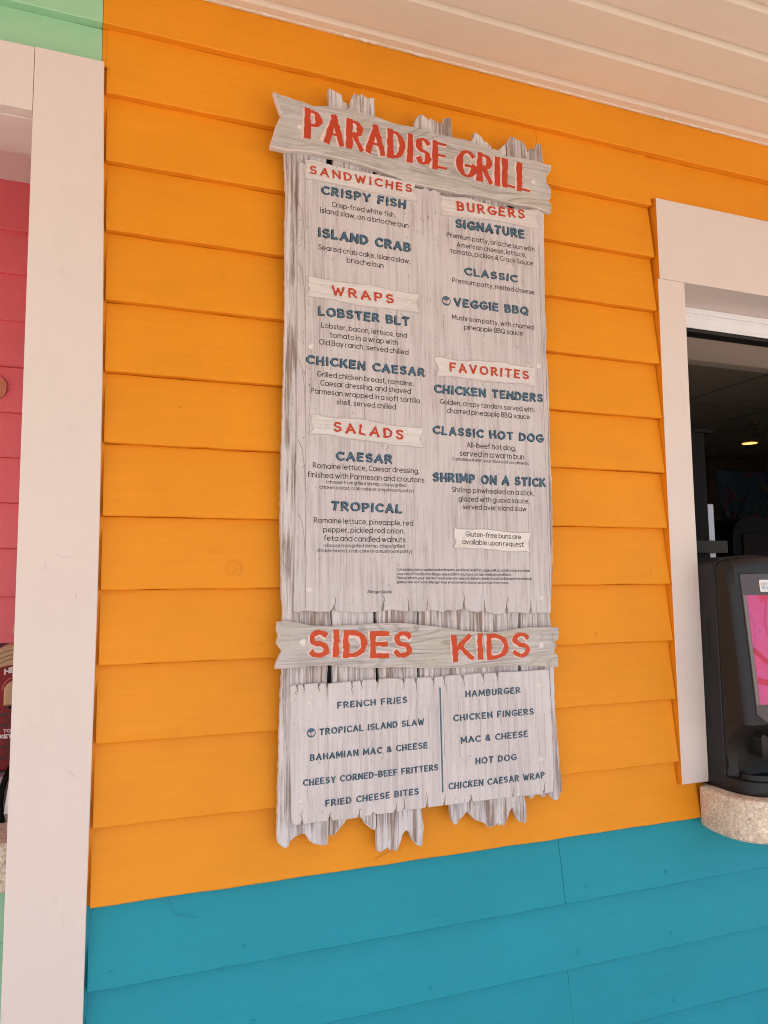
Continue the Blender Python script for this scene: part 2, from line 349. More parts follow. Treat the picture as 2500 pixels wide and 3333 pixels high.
# ------------------------------------------------------------------ measured outlines and lettering of the sign (metres, x and z on the wall)
OUT={
'title':[(0.365,2.8027),(0.3779,2.799),(0.3941,2.7989),(0.4129,2.7955),(0.4317,2.795),(0.4555,2.7897),(0.494,2.7974),(0.5233,2.7991),(0.5579,2.8004),(0.588,2.7997),(0.6082,2.7981),(0.6389,2.7932),(0.6751,2.791),(0.7066,2.7927),(0.7438,2.7904),(0.7979,2.7889),(0.8421,2.7903),(0.8699,2.7856),(0.9094,2.7805),(0.9552,2.7711),(1.0021,2.7752),(1.0378,2.7752),(1.0678,2.7719),(1.0872,2.7719),(1.0853,2.7562),(1.0713,2.7371),(1.0718,2.7209),(1.0835,2.7095),(1.0838,2.685),(1.0737,2.6751),(1.0847,2.6635),(1.0828,2.6442),(1.063,2.6462),(1.0214,2.6513),(0.9802,2.6478),(0.9285,2.6519),(0.8776,2.6532),(0.822,2.6473),(0.7732,2.6497),(0.7199,2.65),(0.6885,2.6517),(0.6473,2.6615),(0.6068,2.6686),(0.5668,2.6732),(0.5225,2.6767),(0.4886,2.6772),(0.4552,2.6777),(0.4222,2.6749),(0.3896,2.6701),(0.3584,2.6714),(0.3584,2.6794),(0.3629,2.6941),(0.3666,2.7073),(0.3711,2.725),(0.3766,2.7391),(0.384,2.7542),(0.3793,2.7603),(0.3756,2.7715),(0.3701,2.7847)],
'sides_board':[(0.3772,1.6325),(0.391,1.6333),(0.4187,1.6296),(0.4509,1.6229),(0.4958,1.6197),(0.5207,1.621),(0.5586,1.6211),(0.5928,1.623),(0.6362,1.6238),(0.676,1.6208),(0.7163,1.6156),(0.7711,1.6079),(0.8177,1.6003),(0.8653,1.5959),(0.9041,1.5955),(0.9337,1.5998),(0.9788,1.604),(1.0348,1.6033),(1.0606,1.6017),(1.0637,1.5872),(1.0595,1.5733),(1.0489,1.5671),(1.0553,1.5603),(1.0493,1.5527),(1.0479,1.5432),(1.0579,1.5341),(1.0568,1.5081),(1.0312,1.5101),(0.9607,1.5168),(0.9114,1.5169),(0.8535,1.5167),(0.8157,1.5193),(0.7692,1.5194),(0.7145,1.5219),(0.6349,1.5277),(0.5746,1.5285),(0.5243,1.5336),(0.4872,1.5384),(0.4426,1.5385),(0.395,1.5358),(0.3723,1.5361),(0.3746,1.5473),(0.3813,1.5621),(0.3871,1.5714),(0.3812,1.5792),(0.3753,1.5889),(0.3792,1.6039),(0.3753,1.6155)],
'plank1':[(0.39590000000000003,2.725),(0.39490000000000003,2.7),(0.3929,2.6779),(0.3986,2.5757),(0.3956,2.5044),(0.3966,2.414),(0.396,2.3158),(0.3934,2.1604),(0.3893,1.9911),(0.3864,1.8471),(0.3879,1.796),(0.3887,1.709),(0.392,1.6503),(0.3901,1.5832),(0.3902,1.5331),(0.3852,1.4048),(0.3822,1.2792),(0.3807,1.1975),(0.3819,1.1846),(0.3896,1.1763),(0.3985,1.1704),(0.4051,1.1762),(0.407,1.1851),(0.4109,1.1865),(0.4168,1.1913),(0.4246,1.194),(0.4325,1.1967),(0.4404,1.1939),(0.4483,1.18),(0.4582,1.1732),(0.4702,1.1688),(0.4822,1.1665),(0.4883,1.1695),(0.4905,1.2141),(0.4883,1.5175),(0.4967,1.6309),(0.492,2.6745),(0.4912,2.7136)],
'plank2':[(0.4987,2.7597),(0.499,2.8045),(0.4992,2.852),(0.5066,2.8513),(0.514,2.848),(0.5288,2.8439),(0.5327,2.8272),(0.5436,2.8247),(0.5475,2.813),(0.5495,2.816),(0.5527,2.8369),(0.5614,2.8551),(0.5715,2.8513),(0.5791,2.8572),(0.5892,2.8504),(0.6108,2.8538),(0.6113,2.8095),(0.6086,2.7531),(0.6056,2.667),(0.5954,1.6365),(0.5992,1.512),(0.5959,1.1905),(0.5937,1.1838),(0.5853,1.1879),(0.577,1.1954),(0.5707,1.2011),(0.5666,1.2084),(0.5625,1.2142),(0.5522,1.2336),(0.5335,1.2281),(0.5293,1.2134),(0.5251,1.2063),(0.5169,1.1998),(0.5087,1.1913),(0.5005,1.1848),(0.4924,1.1858),(0.4937,1.2137),(0.5007,1.5169),(0.5001,1.6387),(0.5081,2.6777)],
'plank3':[(0.6189,2.7553),(0.7119,2.7593),(0.7127,2.8045),(0.7151,2.8196),(0.725,2.8374),(0.7358,2.8398),(0.7438,2.8348),(0.7518,2.8302),(0.7574,2.8367),(0.7655,2.8322),(0.7736,2.8298),(0.7873,2.8275),(0.7902,2.8376),(0.7931,2.8446),(0.8115,2.8487),(0.8143,2.8016),(0.8108,2.7693),(0.7144,2.6598),(0.6993,1.634),(0.6979,1.5071),(0.7025,1.2133),(0.7057,1.1933),(0.7085,1.1773),(0.7033,1.1376),(0.6989,1.1378),(0.6923,1.1402),(0.6816,1.1512),(0.6773,1.1615),(0.6731,1.1717),(0.6688,1.1734),(0.6645,1.1747),(0.6578,1.1677),(0.6542,1.1585),(0.651,1.1492),(0.6443,1.1354),(0.6379,1.1362),(0.6316,1.144),(0.6272,1.1368),(0.623,1.1443),(0.6166,1.142),(0.6059,1.1377),(0.5996,1.1404),(0.5986,1.1634),(0.598,1.1833),(0.6083,1.5115),(0.6024,1.6363),(0.6153,2.6688)],
'plank4':[(0.8213,2.7451),(0.8644,2.7909),(0.8646,2.7989),(0.8733,2.8088),(0.8747,2.8171),(0.8766,2.8255),(0.8879,2.8215),(0.8963,2.8163),(0.9018,2.8067),(0.9133,2.8064),(0.9188,2.7995),(0.9244,2.7926),(0.9417,2.7907),(0.9526,2.8021),(0.9628,2.8124),(0.9648,2.7819),(0.9642,2.7629),(0.9639,2.6629),(0.9621,1.6278),(0.9566,1.4942),(0.964,1.2135),(0.968,1.1882),(0.9676,1.1758),(0.9667,1.1627),(0.9654,1.1554),(0.9557,1.1586),(0.946,1.1638),(0.9419,1.1725),(0.9392,1.179),(0.9356,1.1868),(0.9324,1.1941),(0.9289,1.1925),(0.9249,1.1888),(0.9207,1.179),(0.9145,1.1654),(0.9069,1.156),(0.9036,1.1593),(0.8998,1.1609),(0.8949,1.1574),(0.8927,1.1638),(0.8855,1.1606),(0.8782,1.1573),(0.8664,1.1587),(0.8641,1.163),(0.8525,1.1705),(0.8432,1.1744),(0.8339,1.1786),(0.8271,1.1855),(0.8203,1.1923),(0.8135,1.199),(0.8063,1.1898),(0.8007,1.1864),(0.7946,1.1831),(0.7912,1.1771),(0.7874,1.172),(0.7807,1.1768),(0.7776,1.1843),(0.7764,1.1892),(0.7738,1.2154),(0.7029,1.2329),(0.7047,1.5067),(0.7047,1.6339),(0.7226,2.6434)],
'plank5':[(0.9689,2.7638),(0.9694,2.7801),(0.9689,2.818),(0.9757,2.8292),(0.9813,2.8369),(0.9889,2.8353),(0.9959,2.8318),(1.0078,2.8316),(1.0148,2.8265),(1.0224,2.8209),(1.0278,2.8028),(1.0342,2.8151),(1.0433,2.8159),(1.0491,2.8099),(1.052,2.8215),(1.056,2.8334),(1.0682,2.8331),(1.0743,2.7846),(1.0696,2.7575),(1.0672,2.6475),(1.0633,2.4227),(1.0668,2.3259),(1.0623,2.2796),(1.0678,2.2141),(1.0676,2.1625),(1.0661,2.0995),(1.0659,2.0055),(1.067,1.9429),(1.0651,1.8504),(1.0615,1.7581),(1.0568,1.6838),(1.0479,1.6324),(1.052,1.6044),(1.0559,1.5516),(1.055,1.5059),(1.0547,1.4121),(1.0598,1.3245),(1.0665,1.2374),(1.0657,1.2191),(1.0547,1.1985),(1.0479,1.1985),(1.0412,1.2013),(1.0348,1.209),(1.0291,1.2152),(1.0197,1.2119),(1.0199,1.2119),(1.0157,1.2073),(1.0099,1.2129),(0.995,1.217),(0.9872,1.2111),(0.9822,1.2083),(0.9783,1.212),(0.977,1.2184),(0.9564,1.2226),(0.9646,1.4938),(0.9682,1.6276),(0.9832,2.6632)],
'panel':[(0.4247,2.6547),(0.4378,2.651),(0.5,2.656),(0.6392,2.6431),(0.7108,2.6438),(0.7278,2.6444),(0.7332,2.6515),(0.7463,2.6427),(0.7572,2.6487),(0.7705,2.6445),(0.7783,2.628),(0.852,2.6204),(1.0459,2.6489),(1.0636,2.6411),(1.0622,2.5875),(1.0572,2.3865),(1.0529,2.2257),(1.052,2.065),(1.0507,1.941),(1.0503,1.8171),(1.0491,1.7207),(1.0452,1.6371),(1.0194,1.6368),(0.9938,1.6369),(0.9893,1.6535),(0.9836,1.6362),(0.9585,1.6389),(0.9286,1.6396),(0.9243,1.6591),(0.9186,1.6368),(0.894,1.6361),(0.8699,1.643),(0.8656,1.6622),(0.8627,1.6453),(0.8458,1.6414),(0.8173,1.6483),(0.8131,1.6716),(0.8079,1.6506),(0.789,1.6468),(0.768,1.6493),(0.7609,1.6432),(0.7425,1.6478),(0.722,1.6503),(0.7199,1.6627),(0.7187,1.6483),(0.7014,1.6466),(0.679,1.6491),(0.6747,1.6635),(0.6736,1.6492),(0.6655,1.6473),(0.639,1.6519),(0.6171,1.6504),(0.6165,1.6747),(0.6083,1.6485),(0.5781,1.6484),(0.5567,1.6464),(0.5229,1.6503),(0.5041,1.6527),(0.5021,1.6666),(0.4937,1.651),(0.469,1.6507),(0.4445,1.6539),(0.4304,1.6542),(0.4243,1.6505),(0.4135,1.6527),(0.4134,1.6533),(0.4154,1.767),(0.4181,1.9156),(0.4195,2.0064),(0.4211,2.3154)],
'low_panel':[(0.4052,1.4992),(0.4163,1.5016),(0.4194,1.4938),(0.4222,1.5005),(0.4322,1.5007),(0.4342,1.493),(0.437,1.5012),(0.4644,1.502),(0.4664,1.4912),(0.4705,1.5017),(0.4827,1.4999),(0.4847,1.4863),(0.4888,1.4996),(0.5177,1.5007),(0.5385,1.502),(0.5405,1.4909),(0.5427,1.5006),(0.5596,1.5024),(0.5616,1.4917),(0.5659,1.5033),(0.5936,1.5038),(0.6,1.4936),(0.6044,1.5032),(0.6369,1.5035),(0.6566,1.5005),(0.6609,1.4923),(0.6655,1.5021),(0.6854,1.5011),(0.6905,1.4875),(0.6953,1.5018),(0.7259,1.5018),(0.7325,1.4905),(0.7373,1.5012),(0.7556,1.5015),(0.7599,1.489),(0.7625,1.5024),(0.7996,1.5034),(0.8064,1.4928),(0.8113,1.5029),(0.8516,1.5038),(0.8584,1.4922),(0.8635,1.5032),(0.8901,1.5031),(0.8955,1.4903),(0.8998,1.5039),(0.9639,1.5025),(1.0042,1.504),(1.0297,1.5037),(1.0346,1.4982),(1.0357,1.4593),(1.0375,1.3734),(1.0384,1.2671),(1.035,1.2211),(1.0138,1.2199),(1.0117,1.2318),(1.0037,1.2193),(0.9838,1.2201),(0.9738,1.219),(0.9542,1.2211),(0.9297,1.2195),(0.9276,1.23),(0.9225,1.2194),(0.8912,1.2215),(0.8579,1.2209),(0.8251,1.2204),(0.8207,1.2309),(0.8135,1.2204),(0.7882,1.2203),(0.7563,1.221),(0.7543,1.2319),(0.7495,1.2205),(0.7159,1.2202),(0.7117,1.2305),(0.707,1.22),(0.6762,1.2206),(0.661,1.2212),(0.659,1.2303),(0.6523,1.2194),(0.6415,1.2187),(0.6395,1.2285),(0.6329,1.2188),(0.6031,1.2191),(0.5904,1.2205),(0.5863,1.2267),(0.582,1.2195),(0.5569,1.2167),(0.555,1.2283),(0.5507,1.2174),(0.524,1.2167),(0.4955,1.218),(0.4895,1.2299),(0.4854,1.2181),(0.4555,1.2189),(0.4377,1.2173),(0.4338,1.2159),(0.4298,1.2274),(0.4259,1.2176),(0.4103,1.2186),(0.4084,1.2299),(0.4076,1.2888),(0.4044,1.3819)],
'sandwiches':[(0.4376,2.6567),(0.4555,2.6617),(0.489,2.6587),(0.5375,2.656),(0.5871,2.6557),(0.6376,2.6554),(0.6684,2.6537),(0.7075,2.6535),(0.7047,2.6429),(0.6993,2.6343),(0.7094,2.6135),(0.7104,2.6086),(0.6781,2.6078),(0.637,2.6104),(0.5866,2.6112),(0.5372,2.6143),(0.4888,2.615),(0.4554,2.6159),(0.4413,2.6133),(0.4366,2.6315),(0.4413,2.6421)],
'burgers':[(0.7709,2.6347),(0.7952,2.6339),(0.8391,2.6418),(0.8836,2.6367),(0.9345,2.6326),(0.9807,2.6354),(1.0459,2.644),(1.0362,2.6235),(1.0472,2.5986),(1.0204,2.5953),(0.9621,2.5978),(0.9049,2.5961),(0.8489,2.5918),(0.8105,2.5904),(0.7725,2.5865),(0.7771,2.6),(0.7704,2.6116),(0.776,2.6228)],
'wraps':[(0.4437,2.3886),(0.4556,2.3887),(0.481,2.3862),(0.5066,2.3847),(0.542,2.386),(0.5659,2.3862),(0.59,2.3879),(0.6143,2.3848),(0.6389,2.3838),(0.6637,2.3823),(0.6888,2.3813),(0.7137,2.3829),(0.7089,2.3714),(0.7024,2.3621),(0.7085,2.3497),(0.7108,2.338),(0.6881,2.3376),(0.663,2.3369),(0.6383,2.3374),(0.6137,2.3367),(0.5894,2.3361),(0.5654,2.3366),(0.5416,2.3382),(0.518,2.3399),(0.4947,2.3427),(0.4715,2.3431),(0.4441,2.343),(0.4441,2.351),(0.4487,2.3607),(0.443,2.368),(0.4453,2.3763)],
'salads':[(0.4502,2.0782),(0.466,2.0782),(0.4842,2.0746),(0.5048,2.0732),(0.5279,2.0741),(0.5512,2.0753),(0.5748,2.0747),(0.5985,2.0706),(0.6225,2.0677),(0.6467,2.0654),(0.6712,2.0652),(0.696,2.0649),(0.719,2.0641),(0.7158,2.0541),(0.706,2.0407),(0.7128,2.0284),(0.7146,2.0187),(0.6927,2.0203),(0.6705,2.0213),(0.6461,2.0211),(0.6219,2.0231),(0.598,2.0251),(0.5743,2.0271),(0.5508,2.028),(0.5276,2.03),(0.516,2.0315),(0.4931,2.0356),(0.4704,2.0353),(0.449,2.034),(0.4479,2.0383),(0.4547,2.0443),(0.4551,2.0509),(0.4502,2.0583),(0.4513,2.0661)],
'favorites':[(0.7483,2.2347),(0.7616,2.2373),(0.7822,2.2345),(0.8077,2.2327),(0.8359,2.2344),(0.8597,2.2378),(0.8836,2.2379),(0.9078,2.2392),(0.9322,2.2405),(0.9568,2.2373),(0.9815,2.2353),(1.0066,2.2343),(1.0197,2.2355),(1.0207,2.2211),(1.0158,2.2095),(1.0192,2.2009),(1.0206,2.1888),(1.0024,2.1883),(0.9875,2.1915),(0.9552,2.1898),(0.9306,2.1887),(0.9015,2.1895),(0.8703,2.1889),(0.8348,2.1911),(0.8068,2.1929),(0.7813,2.1928),(0.756,2.1888),(0.7527,2.1923),(0.7587,2.2066),(0.7565,2.2139),(0.751,2.2218)],
'note':[(0.7904,1.8359),(0.8057,1.8345),(0.8293,1.8332),(0.858,1.8349),(0.887,1.8337),(0.9138,1.8309),(0.9409,1.8281),(0.9659,1.8274),(0.9929,1.8293),(0.9907,1.8157),(0.9852,1.8025),(0.9874,1.7938),(0.989,1.7813),(0.9694,1.7838),(0.9394,1.7821),(0.9148,1.7834),(0.8905,1.7865),(0.864,1.7884),(0.8329,1.7892),(0.8093,1.7901),(0.7882,1.7899),(0.7895,1.7941),(0.7936,1.8026),(0.7921,1.8089),(0.7888,1.8152)],
}
TXT=[
('title', 'T', 'PARADISE', 0.441, 2.7053, 0.7817, 2.6939, 0.0768),
('title', 'T', 'GRILL', 0.8219, 2.6876, 1.0119, 2.6807, 0.0799),
('sides_board', 'S', 'SIDES', 0.4467, 1.5544, 0.6725, 1.5448, 0.0611),
('sides_board', 'S', 'KIDS', 0.7833, 1.5323, 0.9743, 1.5333, 0.0623),
('sandwiches', 'H', 'SANDWICHES', 0.4498, 2.6254, 0.695, 2.626, 0.0207),
('burgers', 'H', 'BURGERS', 0.8173, 2.6019, 1.0004, 2.6122, 0.0252),
('wraps', 'H', 'WRAPS', 0.4998, 2.3509, 0.6439, 2.3488, 0.023),
('salads', 'H', 'SALADS', 0.5023, 2.0418, 0.6629, 2.0328, 0.0238),
('favorites', 'H', 'FAVORITES', 0.7885, 2.2036, 0.9974, 2.2023, 0.0229),
('panel', 'I', 'CRISPY FISH', 0.4794, 2.5857, 0.6812, 2.5866, 0.0217),
('panel', 'B', 'Crisp-fried white fish,', 0.5014, 2.5606, 0.656, 2.5613, 0.0),
('panel', 'B', 'island slaw, on a brioche bun', 0.4736, 2.5423, 0.6877, 2.5407, 0.0),
('panel', 'I', 'ISLAND CRAB', 0.4714, 2.4838, 0.6914, 2.4815, 0.0234),
('panel', 'B', 'Seared crab cake, island slaw,', 0.469, 2.4554, 0.6909, 2.4542, 0.0),
('panel', 'B', 'brioche bun', 0.5359, 2.4349, 0.6238, 2.4342, 0.0),
('panel', 'I', 'SIGNATURE', 0.8159, 2.5617, 1.0015, 2.564, 0.0241),
('panel', 'B', 'Premium patty, brioche bun with', 0.7887, 2.5353, 1.0305, 2.5351, 0.0),
('panel', 'B', 'American cheese, lettuce,', 0.8147, 2.515, 1.0057, 2.517, 0.0),
('panel', 'B', 'tomato, pickles & Crack Sauce', 0.797, 2.4965, 1.0256, 2.4978, 0.0),
('panel', 'I', 'CLASSIC', 0.8365, 2.4465, 0.9776, 2.4472, 0.0203),
('panel', 'B', 'Premium patty, melted cheese', 0.8008, 2.4239, 1.0258, 2.4233, 0.0),
('panel', 'I', 'VEGGIE BBQ', 0.8065, 2.3651, 1.006, 2.3677, 0.0219),
('panel', 'B', 'Mushroom patty, with charred', 0.7983, 2.3331, 1.0205, 2.3327, 0.0),
('panel', 'B', 'pineapple BBQ sauce', 0.83, 2.3122, 0.9894, 2.3139, 0.0),
('panel', 'I', 'LOBSTER BLT', 0.4709, 2.3023, 0.6852, 2.3029, 0.0222),
('panel', 'B', 'Lobster, bacon, lettuce, and', 0.4754, 2.2761, 0.6794, 2.2749, 0.0),
('panel', 'B', 'tomato in a wrap with', 0.4956, 2.256, 0.657, 2.2552, 0.0),
('panel', 'B', 'Old Bay ranch, served chilled', 0.4706, 2.2374, 0.6828, 2.235, 0.0),
('panel', 'I', 'CHICKEN CAESAR', 0.4432, 2.19, 0.7222, 2.1859, 0.0213),
('panel', 'B', 'Grilled chicken breast, romaine,', 0.4654, 2.1646, 0.6946, 2.1623, 0.0),
('panel', 'B', 'Caesar dressing, and shaved', 0.4728, 2.1451, 0.6873, 2.1436, 0.0),
('panel', 'B', 'Parmesan wrapped in a soft tortilla', 0.451, 2.1258, 0.709, 2.123, 0.0),
('panel', 'B', 'shell, served chilled', 0.5098, 2.1054, 0.6496, 2.104, 0.0),
('panel', 'I', 'CAESAR', 0.5102, 1.9793, 0.6383, 1.9783, 0.0214),
('panel', 'B', 'Romaine lettuce, Caesar dressing,', 0.4553, 1.961, 0.7053, 1.9594, 0.0),
('panel', 'B', 'finished with Parmesan and croutons', 0.4434, 1.9404, 0.7174, 1.9391, 0.0),
('panel', 'B', '(choose from grilled shrimp, crispy/grilled', 0.4853, 1.9283, 0.6726, 1.9271, 0.0),
('panel', 'B', 'chicken breast, crab cake or a mushroom patty)', 0.4695, 1.9163, 0.6904, 1.9152, 0.0),
('panel', 'I', 'TROPICAL', 0.4986, 1.8688, 0.6598, 1.8666, 0.0214),
('panel', 'B', 'Romaine lettuce, pineapple, red', 0.4572, 1.8422, 0.6879, 1.8396, 0.0),
('panel', 'B', 'pepper, pickled red onion,', 0.4781, 1.822, 0.6668, 1.8217, 0.0),
('panel', 'B', 'feta and candied walnuts', 0.4794, 1.8033, 0.6685, 1.8019, 0.0),
('panel', 'B', '(choose from grilled shrimp, crispy/grilled', 0.4786, 1.7897, 0.6663, 1.7898, 0.0),
('panel', 'B', 'chicken breast, crab cake or a mushroom patty)', 0.4634, 1.7788, 0.6839, 1.778, 0.0),
('panel', 'I', 'CHICKEN TENDERS', 0.7505, 2.1506, 1.0397, 2.1502, 0.0218),
('panel', 'B', 'Golden, crispy tenders served with', 0.7621, 2.1255, 1.0155, 2.1246, 0.0),
('panel', 'B', 'charred pineapple BBQ sauce', 0.7793, 2.1057, 1.0015, 2.1057, 0.0),
('panel', 'I', 'CLASSIC HOT DOG', 0.7452, 2.0526, 1.0368, 2.0497, 0.0211),
('panel', 'B', 'All-beef hot dog,', 0.8294, 2.0268, 0.9601, 2.026, 0.0),
('panel', 'B', 'served in a warm bun', 0.8104, 2.0062, 0.9823, 2.0055, 0.0),
('panel', 'B', 'Customize it with your choice of condiments', 0.7911, 1.9944, 0.9951, 1.9927, 0.0),
('panel', 'I', 'SHRIMP ON A STICK', 0.7432, 1.9424, 1.0391, 1.9399, 0.0228),
('panel', 'B', 'Shrimp pinwheeled on a stick,', 0.7883, 1.92, 1.0074, 1.9187, 0.0),
('panel', 'B', 'glazed with guava sauce,', 0.8048, 1.8992, 0.9939, 1.8989, 0.0),
('panel', 'B', 'served over island slaw', 0.8145, 1.8808, 0.9838, 1.8798, 0.0),
('note', 'B', 'Gluten-free buns are', 0.8187, 1.8173, 0.9646, 1.8121, 0.0),
('note', 'B', 'available upon request', 0.8095, 1.7996, 0.971, 1.7943, 0.0),
('panel', 'F', 'Allergen Guide', 0.5772, 1.6902, 0.6342, 1.6886, 0.0),
('panel', 'F', 'Consuming raw or undercooked meats, seafood, shellfish, eggs, milk or poultry may increase', 0.6473, 1.7385, 0.9887, 1.7351, 0.0),
('panel', 'F', 'your risk of food borne illness, especially if you have certain medical conditions.', 0.6472, 1.7286, 0.9379, 1.7256, 0.0),
('panel', 'F', 'Please inform your waiter if you have any special dietary needs. Royal Caribbean International', 0.6471, 1.7196, 0.9931, 1.7157, 0.0),
('panel', 'F', 'galleys are not food-allergen free environments and cross contact may occur.', 0.6469, 1.7106, 0.9308, 1.707, 0.0),
('low_panel', 'L', 'FRENCH FRIES', 0.5091, 1.4471, 0.6668, 1.4488, 0.0141),
('low_panel', 'L', 'TROPICAL ISLAND SLAW', 0.4693, 1.3945, 0.7068, 1.399, 0.014),
('low_panel', 'L', 'BAHAMIAN MAC & CHEESE', 0.4487, 1.3437, 0.7139, 1.3477, 0.0139),
('low_panel', 'L', 'CHEESY CORNED-BEEF FRITTERS', 0.4339, 1.2943, 0.7385, 1.2982, 0.0138),
('low_panel', 'L', 'FRIED CHEESE BITES', 0.482, 1.2483, 0.6908, 1.2515, 0.0138),
('low_panel', 'L', 'HAMBURGER', 0.8133, 1.452, 0.9527, 1.4529, 0.015),
('low_panel', 'L', 'CHICKEN FINGERS', 0.7814, 1.4009, 0.9869, 1.4024, 0.0149),
('low_panel', 'L', 'MAC & CHEESE', 0.7987, 1.3512, 0.9696, 1.3522, 0.0148),
('low_panel', 'L', 'HOT DOG', 0.8348, 1.3023, 0.9374, 1.3026, 0.0148),
('low_panel', 'L', 'CHICKEN CAESAR WRAP', 0.7661, 1.2537, 1.0116, 1.2553, 0.0147),
]
PTS={
'icon1':[(0.7829,2.3759),(0.7951,2.3768),(0.7831,2.3872)],
'icon2':[(0.4496,1.4009),(0.4596,1.4009),(0.4496,1.4103)],
'divider':[(0.7477,1.4762),(0.7497,1.251)],
's_title':[(0.4255,2.7329),(1.0309,2.717)],
's_sides':[(0.4307,1.5888),(1.0112,1.5619)],
's_wraps':[(0.4705,2.3664),(0.6867,2.3597)],
's_salads':[(0.4773,2.0542),(0.6852,2.0457)],
's_fav':[(0.7783,2.2127),(1.0051,2.2137)],
's_burg':[(0.7964,2.6152),(1.0113,2.6231)],
's_note':[(0.8122,1.8134),(0.976,1.8063)],
's_panel':[(0.4519,2.2313),(1.0325,2.2425),(0.4467,1.6988),(1.0197,1.6728)],
's_low':[(0.4469,1.4637),(1.0049,1.4683),(1.0051,1.2975),(0.4279,1.2645)],
}
# ------------------------------------------------------------------ materials
ORANGE = paint("orange_paint", (.765, .280, .012, 1), .5, var=.09, spec=.22)
TEAL = paint("teal_paint", (.011, .277, .362, 1), .5, var=.09, spec=.22)
GREEN = paint("mint_paint", (.33, .60, .38, 1), .5)
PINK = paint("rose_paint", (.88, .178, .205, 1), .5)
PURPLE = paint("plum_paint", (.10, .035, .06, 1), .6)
WHITE = paint("white_trim_paint", (.69, .60, .565, 1), .5, 'Z', .035)
WHITEX = paint("white_trim_paint_crosswise", (.69, .60, .565, 1), .5, 'X', .035)
CEIL = paint("cream_ceiling_paint", (.715, .63, .535, 1), .55, 'X', .05)
PEACH = simple("peach_mural_paint", (.62, .20, .11, 1), .55)
PEACHRIM = simple("pale_mural_paint", (.72, .34, .26, 1), .55)
PLANK = weathered("whitewashed_plank", (.64, .61, .63, 1), (.265, .20, .175, 1), (.46, .435, .46, 1), "Z", .49, .06, speck=.25, bumpk=.9)
PEDGE = weathered("whitewashed_plank_edge", (.66, .62, .61, 1), (.36, .30, .28, 1), (.6, .56, .55, 1), 'Z', .4, .15)
PANEL = weathered("pale_menu_wood", (.575, .535, .555, 1), (.36, .31, .315, 1), (.55, .50, .515, 1), 'Z', .43, .11, speck=.55, rand=False, bumpk=.3)
LOWP = weathered("pale_lower_wood", (.635, .595, .605, 1), (.42, .375, .375, 1), (.59, .545, .56, 1), 'Z', .42, .15, speck=.4, rand=False, bumpk=.5)
BOARD = weathered("grey_grained_board", (.54, .51, .505, 1), (.25, .225, .215, 1), (.46, .41, .325, 1), 'X', .43, .12, rings=True, speck=.3, bumpk=.6)
BANNER = weathered("light_banner_wood", (.67, .635, .64, 1), (.43, .385, .38, 1), (.6, .555, .55, 1), 'X', .41, .13, speck=.35, bumpk=.6)
NOTE = weathered("white_note_wood", (.74, .70, .70, 1), (.6, .54, .52, 1), (.66, .6, .59, 1), 'X', .4, .2, speck=.2, bumpk=.35)
EDGEX = simple("worn_white_arris", (.66, .60, .58, 1), .6, .3, bump=.3, bscale=200, var=.12)
RED = simple("red_lettering", (.48, .052, .02, 1), .55, .3, var=.1, bump=.2, bscale=500)
RED2 = simple("orange_red_lettering", (.53, .065, .016, 1), .55, .3, var=.1, bump=.2, bscale=500)
HALO = simple("pale_pink_halo", (.72, .55, .53, 1), .6, .2)
BLUE = simple("slate_blue_lettering", (.065, .135, .20, 1), .55, .3, var=.12)
NAVY = simple("dark_navy_lettering", (.022, .032, .05, 1), .6, .3)
INK = simple("black_ink", (.035, .028, .03, 1), .6, .3)
SOFFB = simple("black_backing", (.012, .011, .011, 1), .8, .2)
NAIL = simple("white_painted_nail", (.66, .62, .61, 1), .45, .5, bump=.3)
CRACK = simple("dark_split", (.23, .18, .165, 1), .8, .1)

# ------------------------------------------------------------------ lapped siding
ROWS = [3.030, 2.904, 2.749, 2.599, 2.4475, 2.2985, 2.148, 2.0, 1.851, 1.703, 1.555, 1.404, 1.2457, 1.0995, .9475, .799, .645, .49, .335, .18, .0]
def lap(bm, x0, x1, zb, zt, y=0.0, tilt=.017, seed=0, step=.05, gap=.0):
    """one tapered lap board, thick at its butt, thin at the top"""
    rnd = random.Random(seed); n = max(1, int((x1 - x0) / step)); rings = []
    wob = [rnd.uniform(-.0009, .0009) for _ in range(n + 1)]; wy = [rnd.uniform(-.0007, .0007) for _ in range(n + 1)]
    hgt = zt - zb; b = .0016; gp = [max(0, rnd.gauss(.0008, .0006)) for _ in range(n + 1)]
    for i in range(n + 1):
        x = x0 + (x1 - x0) * i / n; w, q = wob[i], wy[i]
        prof = [(y + .024, zb + w), (y + b + q, zb + w), (y + q, zb + b * 1.2 + w), (y + tilt * .55 + q, zb + hgt * .55), (y + tilt + .0008, zt - gp[i]), (y + .031, zt - gp[i])]
        rings.append([bm.verts.new((x, a, z)) for a, z in prof])
    for i in range(n):
        A, B = rings[i], rings[i + 1]
        for k in range(5):
            bm.faces.new((A[k], B[k], B[k + 1], A[k + 1]))
    for Rr, fl in ((rings[0], 1), (rings[-1], 0)):
        bm.faces.new(Rr if fl else list(reversed(Rr)))
bm_o, bm_t, bm_g = bmesh.new(), bmesh.new(), bmesh.new()
EDGE = [(2.807, .0112), (2.70, .0128), (2.55, .0165), (2.294, .0212), (2.137, .0234), (1.85, .0249), (1.655, .0244), (1.363, .0213), (1.10, .0186), (.6, .016), (0, .014)]
def edge_x(z):
    for (za, xa), (zb, xb) in zip(EDGE, EDGE[1:]):
        if z >= zb: return xa + (xb - xa) * (za - min(z, za)) / (za - zb)
    return EDGE[-1][1]
PX = .0235            # right edge of the left casing
XL, XR = .0295, 1.4412
sd_ = 0
